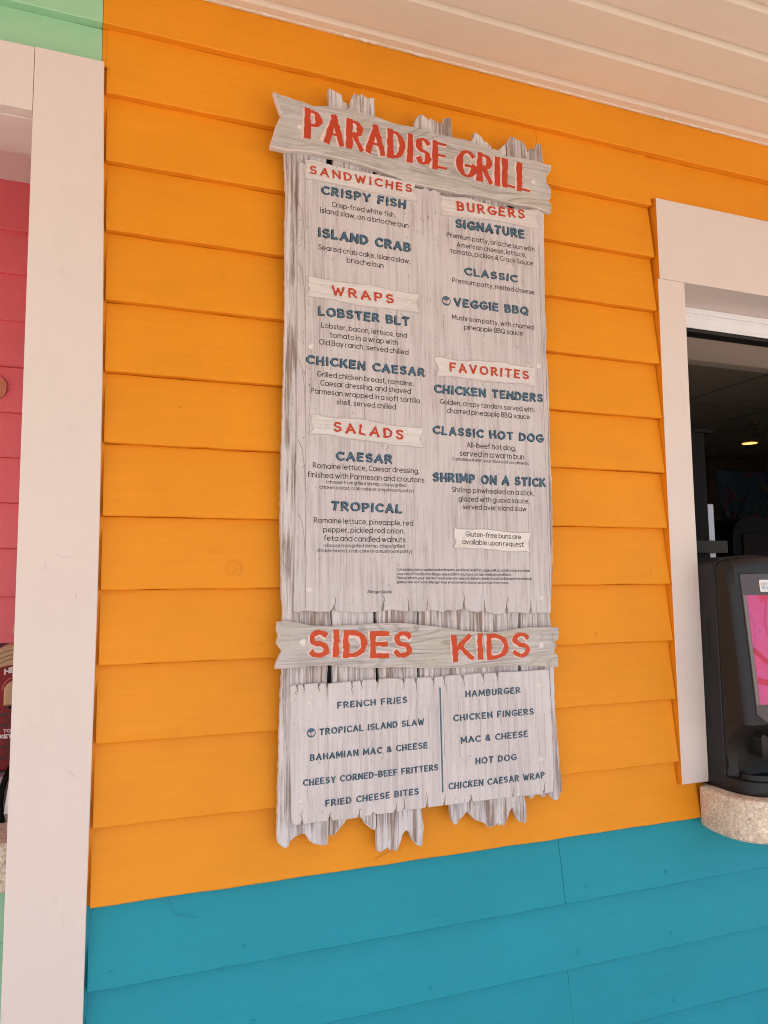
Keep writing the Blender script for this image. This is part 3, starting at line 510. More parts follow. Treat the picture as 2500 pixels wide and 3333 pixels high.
for k in range(len(ROWS) - 1):
    zt, zb = ROWS[k], ROWS[k + 1]; sd_ += 10; XL = edge_x((zt + zb) / 2) + .0058
    if k == 0:
        lap(bm_g, -2.4, .0062, zb, zt, seed=sd_); lap(bm_o, .0072, 4.2, zb, zt, seed=sd_ + 1)
    elif k == 1:
        lap(bm_g, -2.4, .0062, 2.8085, zt, tilt=.013, y=.008, seed=sd_)
        lap(bm_o, .0072, XL, 2.8085, zt, y=.008, tilt=.013, seed=sd_ + 5)
        lap(bm_o, XL, 1.0837, zb, zt, seed=sd_ + 1); lap(bm_o, 1.0845, XR, zb, zt, seed=sd_ + 2)
        lap(bm_o, XR, 4.2, 2.7698, zt, y=.003, tilt=.018, seed=sd_ + 3)
    elif k <= 11:
        lap(bm_o, XL, XR, zb, zt, seed=sd_)
        lap(bm_o, 3.094, 4.2, zb, zt, seed=sd_ + 1)
    elif k == 12:
        lap(bm_o, XL, XR, zb, zt, seed=sd_); lap(bm_o, XR, 1.5035, zb, 1.1893, seed=sd_ + 1, tilt=.013)
        lap(bm_o, 3.094, 4.2, zb, zt, seed=sd_ + 1)
    else:
        s = [1.0845, 9, 1.098, 1.9, .62, 1.4, .3, 1.2][min(k - 13, 7)]
        if s < 4:
            lap(bm_t, XL, s - .0004, zb, zt, seed=sd_, tilt=.0235); lap(bm_t, s + .0004, 4.2, zb, zt, seed=sd_ + 1, tilt=.0235)
        else: lap(bm_t, XL, 4.2, zb, zt, seed=sd_, tilt=.0235)
# sheathing painted orange / teal behind the joints
box(bm_o, PX - .02, XR + .004, .0235, .034, 1.1, 2.84); box(bm_o, XR + .005, 1.60, .0235, .034, 1.06, 1.19); box(bm_t, PX - .02, 4.2, .0245, .034, 0, 1.1)
def filler(bm, za, zb):    # sunken caulk between the casing and the board ends
    prev = None; n = max(2, int((zb - za) / .03)); rf = random.Random(8)
    for i in range(n + 1):
        z = za + (zb - za) * i / n; e = edge_x(z)
        ring = [bm.verts.new(p) for p in ((e - .006, .0275, z), (e - .006, .013, z), (e + .0066, .0165 + rf.uniform(-.002, .002), z), (e + .0066, .0275, z))]
        if prev:
            for j in range(3): bm.faces.new((prev[j], prev[j + 1], ring[j + 1], ring[j])).normal_flip()
        prev = ring
filler(bm_o, 1.1, 2.8083); filler(bm_t, 0, 1.0985)
rndw = random.Random(31)
def nailspot(bm, x, z, y=-.0004, r=.0032):
    n = 10; A = [bm.verts.new((x + r * math.cos(-i * math.tau / n), y, z + r * math.sin(-i * math.tau / n))) for i in range(n)]
    Bv = [bm.verts.new((x + r * 1.5 * math.cos(-i * math.tau / n), y + .0016, z + r * 1.5 * math.sin(-i * math.tau / n))) for i in range(n)]
    bm.faces.new(A)
    for i in range(n): bm.faces.new((A[i], Bv[i], Bv[(i + 1) % n], A[(i + 1) % n]))
for k in range(1, 16):
    for x in (.055, .335, 1.13, 1.40) + ((1.75, 2.2, .75) if k >= 13 else ()):
        if rndw.random() < .8: nailspot(bm_o if k < 13 else bm_t, x + rndw.uniform(-.02, .02), ROWS[k + 1] + rndw.uniform(.022, .034), .0012 + .0017)
wall = thing("clapboard_wall", "lapped timber wall painted orange above and teal below, behind the menu sign", "wall", (.75, .02, 0))
link("orange_siding", bm_o, ORANGE, wall, label="orange lapped boards")
link("teal_siding", bm_t, TEAL, wall, label="teal lapped boards below the orange ones")
link("mint_siding", bm_g, GREEN, wall, label="mint green lapped boards at the upper left corner")

DKO = simple("dirty_orange_scuff", (.66, .225, .012, 1), .6); DKT = simple("dark_teal_crack", (.008, .17, .25, 1), .6)
def scuff(pts, w, m, y, name="scuff"):
    bm = bmesh.new(); ribbon(bm, pts, w, y, rndw, .5, 0, .4); link(name, bm, m, wall)
scuff([(.2945 + .0165 * math.cos(a), 1.744 + .0165 * math.sin(a)) for a in [math.radians(d) for d in range(-60, 245, 15)]], .0016, DKO, .0028)
scuff([(.288, 1.73), (.297, 1.742), (.299, 1.757)], .0013, DKO, .0026)
scuff([(.245, 1.778), (.272, 1.777)], .0014, DKO, .0032); scuff([(.243, 1.787), (.2445, 1.784)], .002, DKO, .0036)
scuff([(1.20, 1.586), (1.203, 1.575), (1.197, 1.568)], .003, DKO, .002); scuff([(1.11, 1.494), (1.135, 1.500)], .0012, DKO, .006)
scuff([(.60, 1.113), (.63, 1.124), (.66, 1.127), (.668, 1.130)], .0016, DKO, -.0006)
scuff([(.17, 1.094), (.176, 1.083), (.178, 1.072), (.186, 1.062), (.20, 1.056), (.225, 1.050)], .0016, DKT, .006)
scuff([(.66, 2.235), (.675, 2.236)], .0015, DKO, .010)
scuff([(1.43, 1.2475), (1.395, 1.2465), (1.375, 1.2495), (1.36, 1.2462)], .0018, DKO, -.0008)

# left casing post (slightly bowed), header and reveal of the condiment opening
opening = thing("condiment_opening", "white framed opening to a pink alcove at the left edge of the orange wall", "wall opening", (-.7, .05, 0))
edge = EDGE
bm = bmesh.new(); prev = None
for z, x in edge:
    ring = [bm.verts.new(p) for p in ((-.1213, -.012, z), (x - .0012, -.012, z), (x, -.0108, z), (x, .03, z), (-.1213, .16, z))]
    if prev:
        for i in range(5): bm.faces.new((prev[i], prev[(i + 1) % 5], ring[(i + 1) % 5], ring[i]))
    else: top = ring
    prev = ring
bm.faces.new(list(reversed(top))) ; bm.faces.new(prev)
bmesh.ops.recalc_face_normals(bm, faces=bm.faces)
link("casing_post", bm, WHITE, opening)
MRK = simple("trim_dent", (.60, .515, .48, 1), .6); MRK2 = simple("rust_scratch", (.50, .32, .25, 1), .6)
for pts, w, m in (([(.0, 2.60), (-.003, 2.592), (-.001, 2.585)], .0016, MRK), ([(-.072, 2.575), (-.066, 2.572)], .003, MRK), ([(-.066, 2.525), (-.062, 2.518), (-.063, 2.512)], .0014, MRK), ([(-.055, 1.775), (-.045, 1.769), (-.03, 1.766), (-.02, 1.765)], .0018, MRK), ([(-.072, 1.752), (-.07, 1.742)], .003, MRK), ([(-.015, 1.696), (-.0155, 1.686)], .0012, MRK2), ([(-.09, 1.452), (-.078, 1.446)], .0014, MRK), ([(-.02, 1.36), (-.008, 1.35)], .003, MRK), ([(-.06, 2.34), (-.052, 2.336)], .003, MRK), ([(-.01, 2.08), (.002, 2.076)], .0014, MRK), ([(-.035, 1.13), (-.034, 1.118)], .0016, MRK), ([(-.02, 1.10), (-.022, 1.072)], .001, MRK)):
    bm = bmesh.new(); ribbon(bm, pts, w, -.0123, random.Random(int(w * 1e5)), .5, 0, .5); link("paint_mark", bm, m, opening)
mbox("header", (-2.38, -.1222, -.012, .16, 2.669, 2.806), WHITEX, opening, .0012)  # unseen left run lengthened, its far end left open, to let more daylight in
mbox("header_lining", (-2.38, -.1225, .016, .1595, 2.6655, 2.6685), WHITEX, opening, .0008)
mbox("casing_post", (-2.5, -2.3812, -.012, .16, 0, 2.807), WHITE, opening, .0012)
alc = thing("alcove", "pink boarded alcove wall seen past the left white casing", "alcove", (-.7, .9, 0))
bm = bmesh.new(); Y1 = .90
f_ = lambda z: 1.6966 + (z - 1.6966) * (Y1 + 1.6373) / (.287 + 1.6373)
prow = [f_(z) for z in (2.672, 2.5453, 2.4403, 2.3268, 2.2183, 2.1108, 2.0067, 1.9029, 1.7988, 1.691, 1.5878)]
for i in range(len(prow) - 1): lap(bm, -2.4, 1.1, prow[i + 1], prow[i], y=Y1, tilt=.014, seed=500 + i, step=.2)
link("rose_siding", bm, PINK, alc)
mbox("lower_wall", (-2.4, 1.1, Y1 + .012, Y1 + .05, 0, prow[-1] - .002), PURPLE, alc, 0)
bm = bmesh.new(); box(bm, -2.4, 1.1, .161, Y1 + .05, 2.979, 2.995); link("inner_ceiling", bm, simple("white_ceiling_paint", (.85, .8, .76, 1), .6), alc)
bm = bmesh.new(); box(bm, 1.1, 1.13, .17, Y1 + .05, 0, 3.0); link("side_wall", bm, PINK, alc)
dc = (-.2064 * 1.0, 2.1657); kf = (Y1 - .004 + 1.6373) / (.287 + 1.6373)
for nm, mt, r, dy in (("painted_circle_rim", PEACHRIM, .0285, .0), ("painted_circle", PEACH, .0262, -.0006)):
    bm = bmesh.new(); cx, cz = dc[0] * kf, f_(dc[1])
    ring = [bm.verts.new((cx + r * kf * math.cos(a), Y1 - .0035 + dy, cz + r * kf * math.sin(a))) for a in [i * math.tau / 40 for i in range(40)]]
    back = [bm.verts.new((v.co.x, Y1 + .01, v.co.z)) for v in ring]
    bm.faces.new(ring)
    for i in range(40): bm.faces.new((ring[i], back[i], back[(i + 1) % 40], ring[(i + 1) % 40]))
    link(nm, bm, mt, alc)

# ------------------------------------------------------------------ ceiling
bm = bmesh.new(); ZC = 3.027; ys = [.03, -.0302, -.160, -.288, -.412]
while ys[-1] > -3.1: ys.append(ys[-1] - .1275)
rnd = random.Random(4)
for i in range(len(ys) - 1):
    a, b = ys[i], ys[i + 1] ; n = 40
    prev = None; dz = rnd.uniform(-.0006, .0006)
    for k in range(n + 1):
        x = -3 + 7.5 * k / n; w = rnd.uniform(-.0006, .0006)
        prof = [(a - .0036, ZC + .022), (a - .0036, ZC + dz + .001), (a - .005, ZC + dz), (b + .0175 + w, ZC + dz + w), (b + .0008, ZC + .0105 + dz), (b + .0008, ZC + .022)]
        ring = [bm.verts.new((x, p, q)) for p, q in prof]
        if prev:
            for j in range(5): bm.faces.new((prev[j], prev[j + 1], ring[j + 1], ring[j]))
        prev = ring
bmesh.ops.recalc_face_normals(bm, faces=bm.faces)
porch = thing("porch_ceiling", "cream painted board ceiling of the porch above the orange wall", "ceiling", (.75, -1.5, 3.03))
link("ceiling_boards", bm, CEIL, porch)
mbox("sun_blocking_roof", (-3, 4.5, -3.2, 1.3, ZC + .0225, ZC + .12), WHITEX, porch, 0)  # unseen deck added over the boards to block the sun
mbox("fascia", (-3, 4.5, -3.23, -3.2, 2.86, ZC + .13), WHITEX, porch, 0)
# bead of chipped white paint and caulk where the ceiling meets the wall
bm = bmesh.new(); rnd = random.Random(9); prev = None
for k in range(260):
    x = .0 + 3.0 * k / 259; h = .0012 + .0012 * rnd.random() + (.003 * rnd.random() if rnd.random() < .12 else 0)
    ring = [bm.verts.new((x, .012, ZC + .001)), bm.verts.new((x, 0.0075 - .002 * rnd.random(), ZC + .0002)), bm.verts.new((x, .0095, ZC - h)), bm.verts.new((x, .014, ZC - h))]
    if prev:
        for j in range(3): bm.faces.new((prev[j], prev[j + 1], ring[j + 1], ring[j]))
    prev = ring
bmesh.ops.recalc_face_normals(bm, faces=bm.faces)
link("caulk_line", bm, CEIL, porch)

# ------------------------------------------------------------------ serving window
win = thing("serving_window", "white framed serving window with dark kitchen behind, right of the menu sign", "window", (2.26, 0, 1.18))
bm = bmesh.new()   # stile, its outer side painted orange like the wall
z0, z1 = 1.1898, 2.5368
pr = [(z0, 1.4442, 1.5344), (1.5, 1.4432, 1.5358), (1.95, 1.4424, 1.5351), (2.2, 1.4432, 1.5366), (z1, 1.446, 1.5404)]
prev = None
for z, xa, xb in pr:
    ring = [bm.verts.new(p) for p in ((xa, .034, z), (xa, -.0042, z), (xa + .0008, -.005, z), (xb - .004, -.005, z), (xb, -.001, z), (xb, .144, z))]
    if prev:
        for i in range(6):
            f = bm.faces.new((prev[i], prev[(i + 1) % 6], ring[(i + 1) % 6], ring[i]))
            f.material_index = 1 if i == 0 else 0
    else: bm.faces.new(ring)
    prev = ring
bm.faces.new(list(reversed(prev)))
bmesh.ops.recalc_face_normals(bm, faces=bm.faces)
link("casing_stile", bm, [WHITE, ORANGE], win)
bm = bmesh.new(); fs = box(bm, 1.4514, 3.094, -.0052, .144, 2.5378, 2.7691)
bm.normal_update()
for f in bm.faces:
    if f.normal.x < -.9: f.material_index = 1
link("casing_header", bm, [WHITEX, ORANGE], win)
mbox("casing_stile", (3.001, 3.09, -.005, .144, 1.192, 2.5365), WHITE, win, .001)
ALU = simple("white_aluminium", (.8, .8, .84, 1), .35, .5)
GASK = simple("black_gasket", (.012, .012, .012, 1), .5, .3)
BLKM = simple("black_metal", (.006, .0055, .0055, 1), .5, .05)
TRK = thing  # noqa
bm = bmesh.new()
box(bm, 1.53, 3.0, .1445, .185, 2.478, 2.5368, bev=.002); box(bm, 1.53, 3.0, .1395, .1445, 2.520, 2.5368, bev=.001); box(bm, 1.53, 3.0, .1415, .1446, 2.5085, 2.5165, bev=.001); box(bm, 1.53, 3.0, .1405, .1448, 2.4735, 2.4815, bev=.001)
link("head_track", bm, ALU, win)
mbox("gasket", (1.53, 3.0, .143, .186, 2.462, 2.4733), GASK, win, .001)
bm = bmesh.new(); box(bm, 1.62, 1.764, .188, .24, 1.182, 2.165, bev=.003); box(bm, 1.60, 1.80, .187, .243, 2.1655, 2.178, bev=.002)
link("sash_post", bm, BLKM, win)
mbox("latch_bar", (1.62, 1.818, .172, .187, 1.795, 1.832), simple("dark_grey_metal", (.022, .02, .02, 1), .5, .15), win, .002)
STRIP = simple("steel_reflection_strip", (.30, .30, .34, 1), .35, .5, .6)  # pale strip stands for a daylight reflection on the sash metal
mbox("sash_reflection", (1.7655, 1.788, .19, .24, 1.182, 1.945), STRIP, win, .002)

# ------------------------------------------------------------------ kitchen seen through the window
KW = simple("kitchen_wall_paint", (.42, .36, .30, 1), .7)
kit = thing("kitchen", "dark kitchen interior seen through the serving window", "room", (3.2, 1.6, 0))
bm = bmesh.new(); box(bm, 1.14, 6.6, 3.1, 3.14, 0, 2.75); box(bm, 1.14, 1.18, .19, 3.1, 0, 2.75); box(bm, 6.56, 6.6, .19, 3.1, 0, 2.75); box(bm, 3.09, 6.6, .15, .19, 0, 2.75); box(bm, 1.18, 3.09, .15, .19, 0, 1.07)
link("room_wall", bm, KW, kit)
bm = bmesh.new(); box(bm, 1.14, 6.6, .17, 3.14, -.02, .004); link("room_floor", bm, simple("dark_quarry_tile", (.22, .17, .14, 1), .5), kit)
TILE = simple("ceiling_tile_board", (.32, .27, .225, 1), .8, .2, bump=.4, bscale=120, var=.06)
bm = bmesh.new(); box(bm, 1.14, 6.6, .17, 3.14, 2.705, 2.74); link("tile_ceiling", bm, TILE, kit)
bm = bmesh.new()
for i in range(10): box(bm, 1.2 + .61 * i, 1.2 + .61 * i + .013, .2, 3.1, 2.7015, 2.7048)
for i in range(6): box(bm, 1.18, 6.55, .42 + .61 * i, .433 + .61 * i, 2.7012, 2.7046)
link("ceiling_grid", bm, simple("grid_metal", (.16, .135, .115, 1), .5), kit)
bm = bmesh.new(); box(bm, 1.18, 6.5, .19, .40, 2.472, 2.7045, bev=.003); box(bm, 1.18, 6.5, .4005, .79, 2.60, 2.7043, bev=.003); link("bulkhead", bm, simple("bulkhead_paint", (.5, .42, .36, 1), .7), kit)
# recessed lamp, lit
lamp = thing("ceiling_light", "round lit recessed light in the dark kitchen ceiling", "ceiling light", (4.36, 2.45, 2.70))
bm = bmesh.new()
def disc(bm, c, r, z, n=32, r0=0.):
    o = [bm.verts.new((c[0] + r * math.cos(i * math.tau / n), c[1] + r * math.sin(i * math.tau / n), z)) for i in range(n)]
    bm.faces.new(list(reversed(o))); return o
disc(bm, (4.36, 2.45), .05, 2.6935)
em = bpy.data.materials.new("lamp_glow"); em.use_nodes = True; b_ = em.node_tree.nodes['Principled BSDF']
b_.inputs['Emission Color'].default_value = (1, .50, .14, 1); b_.inputs['Emission Strength'].default_value = .85; b_.inputs['Base Color'].default_value = (.5, .3, .1, 1)
link("lens", bm, em, lamp)
bm = bmesh.new(); A = disc(bm, (4.36, 2.45), .062, 2.6962); bmesh.ops.extrude_face_region(bm, geom=list(bm.faces)); 
for v in list(bm.verts)[:32]: v.co.z = 2.704
link("trim_ring", bm, simple("lamp_trim", (.3, .24, .16, 1), .5), lamp)
spk = thing("sprinkler", "small sprinkler head hanging from the kitchen ceiling beyond the light", "sprinkler", (3.86, 1.93, 2.68))
def lathe(bm, c, prof, n=24, mi=0, ax='Z'):
    rings = []
    for r, z in prof:
        rings.append([bm.verts.new((c[0] + r * math.cos(i * math.tau / n), c[1] + r * math.sin(i * math.tau / n), c[2] + z)) for i in range(n)])
    for A, B in zip(rings, rings[1:]):
        for i in range(n):
            f = bm.faces.new((A[i], A[(i + 1) % n], B[(i + 1) % n], B[i])); f.material_index = mi
    bm.faces.new(list(reversed(rings[0]))).material_index = mi; bm.faces.new(rings[-1]).material_index = mi
bm = bmesh.new(); lathe(bm, (3.86, 1.93, 0), [(.014, 2.66), (.014, 2.664), (.004, 2.668), (.006, 2.685), (.022, 2.69), (.024, 2.703)]); link("sprinkler_body", bm, simple("dull_brass", (.1, .08, .05, 1), .4, .5, .6), spk)
# framed floral picture on the far wall
pic = thing("framed_picture", "dark framed abstract floral picture on the kitchen's far wall", "picture", (5.1, 3.05, 2.2))
FRM = simple("dark_brown_frame", (.13, .085, .055, 1), .5)
bm = bmesh.new()
xa, xb, za, zb = 4.56, 5.9, 1.86, 2.70
for d in ((xa, xa + .055, 3.03, 3.09, za, zb), (xb - .055, xb, 3.03, 3.09, za, zb), (xa + .0552, xb - .0552, 3.03, 3.09, za, za + .055), (xa + .0552, xb - .0552, 3.03, 3.09, zb - .085, zb)): box(bm, *d, bev=.004)
link("frame", bm, FRM, pic)
cm = Mat("floral_canvas", (.03, .06, .08, 1), .7, .2)
nz = cm.noise(cm.coord((3, 3, 3)), 1.6, 5, .6, .6); nz2 = cm.noise(cm.coord((5, 5, 5)), 1.3, 4, .6, 1.)
c_ = cm.ramp(nz, [(.32, (.38, .28, .16)), (.42, (.11, .18, .26)), (.55, (.08, .15, .23)), (.7, (.15, .24, .30))])
c_ = cm.mix(cm.ramp(nz2, [(.57, grey(0)), (.64, grey(.9))]), c_, (.34, .09, .17, 1)); cm.color(c_)
bm = bmesh.new(); box(bm, xa + .03, xb - .03, 3.07, 3.088, za + .03, zb - .03); link("canvas", bm, cm.m, pic)
bm = bmesh.new(); rnd = random.Random(3)
for i in range(22):
    a = math.radians(rnd.uniform(5, 200)); L = rnd.uniform(.18, .42); x, z = 4.78, 2.16
    pts = [(x + L * t * math.cos(a + .5 * t * rnd.uniform(-.4, .4)), z + L * t * math.sin(a) + .05 * t * t) for t in [k / 7 for k in range(8)]]
    pts = [p for p in pts if xa + .06 < p[0] < xb - .06 and za + .06 < p[1] < zb - .09]
    if len(pts) > 2: ribbon(bm, pts, .008, 3.0695 - i * .0001, rnd, 0, 0, .5)
ribbon(bm, [(4.78, 2.16), (4.775, 2.05), (4.74, 1.97), (4.66, 1.93)], .01, 3.067)
link("drawn_stems", bm, simple("black_drawing_ink", (.006, .006, .008, 1), .6), pic)
# ------------------------------------------------------------------ counters
cmt = Mat("shell_concrete", (.5, .38, .27, 1), .8, .2)
v1 = cmt.n('ShaderNodeTexVoronoi'); cmt.l(cmt.coord((1, 1, 1)), v1.inputs['Vector']); v1.inputs['Scale'].default_value = 190
v2 = cmt.n('ShaderNodeTexVoronoi'); cmt.l(cmt.coord((1, 1, 1.4)), v2.inputs['Vector']); v2.inputs['Scale'].default_value = 420
n3 = cmt.noise(cmt.coord((1, 1, 1)), 30, 6, .65)
sepc = cmt.n('ShaderNodeSeparateColor'); cmt.l(v1.outputs['Color'], sepc.inputs[0])
cc = cmt.ramp(sepc.outputs[0], [(.0, (.60, .47, .35)), (.4, (.80, .66, .53)), (.75, (.88, .76, .63)), (.97, (.92, .86, .78)), (1., (.30, .2, .13))])
cc = cmt.mix(cmt.ramp(v1.outputs['Distance'], [(.3, grey(0)), (.75, grey(.7))]), cc, (.68, .53, .40, 1))
cc = cmt.mix(1., cc, cmt.ramp(n3, [(.3, grey(.78)), (.7, grey(1.08))]), 'MULTIPLY'); cmt.color(cc)
cmt.bump(v1.outputs['Distance'], .8, -.002); cmt.bump(v2.outputs['Distance'], .6, -.001); cmt.bump(n3, .4, .003)
CONC = cmt.m
def plan_slab(name, pts, z0, z1, m, parent=None, r=.008, **pr):
    bm = bmesh.new(); p = ccw(pts); n = len(p)
    lv = [(0, z0 + .004, -.003), (0, z0, .003)]
    def ring(q, z): return [bm.verts.new((x, y, z)) for x, y in q]
    R = [ring(inset(p, r * .5), z0), ring(p, z0 + r * .6), ring(p, z1 - r), ring(inset(p, r * .3), z1 - r * .3), ring(inset(p, r), z1)]
    for A, B in zip(R, R[1:]):
        for i in range(n): bm.faces.new((A[i], A[(i + 1) % n], B[(i + 1) % n], B[i]))
    bm.faces.new(list(reversed(R[0]))); bm.faces.new(R[-1])
    return link(name, bm, m, parent, **pr)
nose = [(1.5030, -.0015), (1.4955, -.022), (1.489, -.047), (1.4862, -.08), (1.4868, -.117), (1.4925, -.14), (1.502, -.157), (1.516, -.173), (1.536, -.186), (1.57, -.197), (1.62, -.203), (3.1, -.205), (3.1, .6), (1.54, .6), (1.54, -.0015)]
c1 = plan_slab("serving_counter", nose, 1.0815, 1.181, CONC, label="rough shell concrete counter with a rounded corner below the serving window", category="counter")
cct = thing("condiment_counter", "shell concrete ledge on mint green boards under the ketchup dispenser at the left edge", "counter", (-1.2, .5, 0))
c2 = plan_slab("counter_top", [(-2.38, .206), (-.1, .206), (-.1, .905), (-2.38, .905)], 1.082, 1.181, CONC, cct, r=.003)
bm = bmesh.new(); zz = [1.08, .982, .832, .682, .532, .382, .232, .082]
for i in range(len(zz) - 1): lap(bm, -2.38, -.1, zz[i + 1], zz[i], y=.214, tilt=.016, seed=900 + i, step=.2)
o = link("counter_front", bm, GREEN, cct)

# ------------------------------------------------------------------ napkin dispenser on the serving counter
BLK = simple("black_textured_plastic", (.012, .012, .0135, 1), .45, .33, bump=.25, bscale=900, var=.08)
BLK2 = simple("brown_black_plastic", (.013, .010, .008, 1), .5, .35, bump=.2, bscale=900)
SMOKE = simple("smoked_panel", (.06, .042, .042, 1), .32, .5)
PNK = Mat("pink_leaf_card", (.75, .06, .2, 1), .3, .5)
nv = PNK.n('ShaderNodeTexVoronoi', feature='SMOOTH_F1'); PNK.l(PNK.coord((9, 9, 5), rot=(0, .5, 0)), nv.inputs['Vector']); nv.inputs['Scale'].default_value = 1.6
nw = PNK.noise(PNK.coord((11, 11, 6), rot=(0, -.6, 0)), 1, 3, .5, 1.5)
c_ = PNK.ramp(nv.outputs['Distance'], [(.0, (.47, .05, .20)), (.34, (.50, .055, .21)), (.36, (.50, .014, .075)), (.55, (.42, .012, .065)), (.57, (.38, .055, .21))], 'LINEAR')
c_ = PNK.mix(PNK.ramp(nw, [(.5, grey(0)), (.52, grey(.75))]), c_, (.54, .06, .22, 1)); PNK.color(c_)
nd = thing("napkin_dispenser", "tall black tabletop napkin dispenser with a pink leaf card, on the concrete counter", "napkin dispenser", (1.66, -.03, 1.181))
XA, XB = 1.533, 1.789; XM = (XA + XB) / 2
def loft(bm, rings, caps=True, mi=0):
    R = [[bm.verts.new(p) for p in r] for r in rings]; n = len(R[0])
    for A, B in zip(R, R[1:]):
        for i in range(n): bm.faces.new((A[i], A[(i + 1) % n], B[(i + 1) % n], B[i])).material_index = mi
    if caps: bm.faces.new(list(reversed(R[0]))).material_index = mi; bm.faces.new(R[-1]).material_index = mi
    bmesh.ops.recalc_face_normals(bm, faces=bm.faces)
def arch(u):   # height of the top edge over the half width u in 0..1 from the middle
    return 1.776 - .016 * abs(u) ** 2.2 - (.012 * max(0, (abs(u) - .9) / .1) ** 2)
# rear shell: profile in x extruded along y
def arched(y0, y1, xa, xb, zb, drop=0., n=28, bev=.006):
    def prof(y, ins):
        P = [(xa + ins, y, zb + ins * .3)]
        for i in range(n + 1):
            u = -1 + 2 * i / n; P.append((XM + u * ((xb - xa) / 2 - ins), y, arch(u) - drop - ins))
        P.append((xb - ins, y, zb + ins * .3)); return P
    return [prof(y0, bev), prof(y0 + bev, 0), prof(y1 - bev, 0), prof(y1, bev)]
bm = bmesh.new(); loft(bm, arched(-.0645, .10, XA, XB, 1.1815)); o = link("rear_shell", bm, BLK, nd, 2)
bm = bmesh.new(); loft(bm, arched(-.05, -.066, XA + .002, XB - .002, 1.19, .003, bev=-.0005)); link("shell_joint", bm, SOFFB, nd)
# front shell: leaning face with a chamfered arris, from z 1.36 to the top
def fy(z): return -.112 - .034 * (1.755 - z) / .40          # face plane leans out towards the foot
def frontring(z, top=False):
    yb = -.0655; y = fy(z); s = .016
    return [(XA + .0005, yb, z), (XA + .001, y + s, z), (XA + .006, y + s * .45, z), (XA + .017, y, z), (XB - .017, y, z), (XB - .006, y + s * .45, z), (XB - .001, y + s, z), (XB - .0005, yb, z)]
bm = bmesh.new(); zs = [1.352, 1.42, 1.5, 1.6, 1.7]
rings = [frontring(z) for z in zs]
n = 20
R = [[bm.verts.new(p) for p in r] for r in rings]
for A, B in zip(R, R[1:]):
    for i in range(7): bm.faces.new((A[i], A[i + 1], B[i + 1], B[i])).material_index = 1 if i in (0, 6) else 0
bm.faces.new(list(reversed(R[0])))
# arched cap
cols = []
for i in range(n + 1):
    u = -1 + 2 * i / n; x = XM + u * (XB - XA - .002) / 2; e = max(0, (abs(u) - .92) / .08)
    zt = arch(u) - .004
    y0 = fy(1.7) + .016 * e * e; y1 = fy(1.74) + .016 * e * e
    cols.append([bm.verts.new(p) for p in ((x, y0, 1.7), (x, y1, zt - .022), (x, y1 + .004, zt - .010), (x, y1 + .014, zt - .002), (x, -.0655, zt))])
for A, B in zip(cols, cols[1:]):
    for k in range(4): bm.faces.new((A[k], B[k], B[k + 1], A[k + 1]))
for A in (cols[0], cols[-1]):
    yb = bm.verts.new((A[0].co.x, -.0655, 1.7)); bm.faces.new((A[0], A[1], A[2], A[3], A[4], yb)).material_index = 1
bmesh.ops.recalc_face_normals(bm, faces=bm.faces)
link("front_shell", bm, [BLK, BLK2], nd, 2)
# smoked window panel, card, sticker on the leaning face
def onface(x, z, d=0.): return (x, fy(z) - d, z)
def facepoly(name, pts, d0, d1, m, **pr):
    bm = bmesh.new(); p = ccw(pts); A = [bm.verts.new(onface(x, z, d0)) for x, z in p]; B = [bm.verts.new(onface(x, z, d1)) for x, z in p]
    for i in range(len(p)): bm.faces.new((A[i], A[(i + 1) % len(p)], B[(i + 1) % len(p)], B[i]))
    bm.faces.new(B); return link(name, bm, m, nd, **pr)
def rrect(x0, x1, z0, z1, r, n=5):
    P = []
    for cx, cz, a in ((x1 - r, z1 - r, 0), (x0 + r, z1 - r, 90), (x0 + r, z0 + r, 180), (x1 - r, z0 + r, 270)):
        P += [(cx + r * math.cos(math.radians(a + 90 * k / n)), cz + r * math.sin(math.radians(a + 90 * k / n))) for k in range(n + 1)]
    return P
PXA, PXB = 1.5625, 2 * XM - 1.5625
facepoly("panel_groove", [(PXA - .002, 1.3765), (PXA - .002, 1.7225), (PXA + .003, 1.7275), (PXB - .003, 1.7275), (PXB + .002, 1.7225), (PXB + .002, 1.3765), (XM - .05, 1.340), (XM + .05, 1.340)], -.002, .0004, SOFFB)
facepoly("window_panel", [(PXA, 1.378), (PXA, 1.721), (PXA + .004, 1.7255), (PXB - .004, 1.7255), (PXB, 1.721), (PXB, 1.378), (XM + .05, 1.3435), (XM - .05, 1.3435)], -.001, .0012, SMOKE)
facepoly("window_bezel", [(PXA + .0015, 1.40), (PXA + .0015, 1.672), (PXA + .0125, 1.672), (PXA + .0125, 1.40)], .001, .0022, simple("clear_bezel", (.16, .13, .125, 1), .25, .5))
cardpts = [(PXA + .0135, 1.400), (PXA + .0135, 1.6715), (PXB - .0135, 1.6715), (PXB - .0135, 1.400)]
facepoly("pink_card", cardpts, .001, .002, PNK.m)
bm = bmesh.new()
for (cx, cz, r, dd, mi) in ((1.604, 1.578, .019, .0024, 0), (1.604, 1.580, .007, .0028, 1)):
    bm.faces.new([bm.verts.new(onface(cx + r * .8 * math.cos(-a), cz + r * math.sin(-a), dd)) for a in [i * math.tau / 24 for i in range(24)]]).material_index = mi
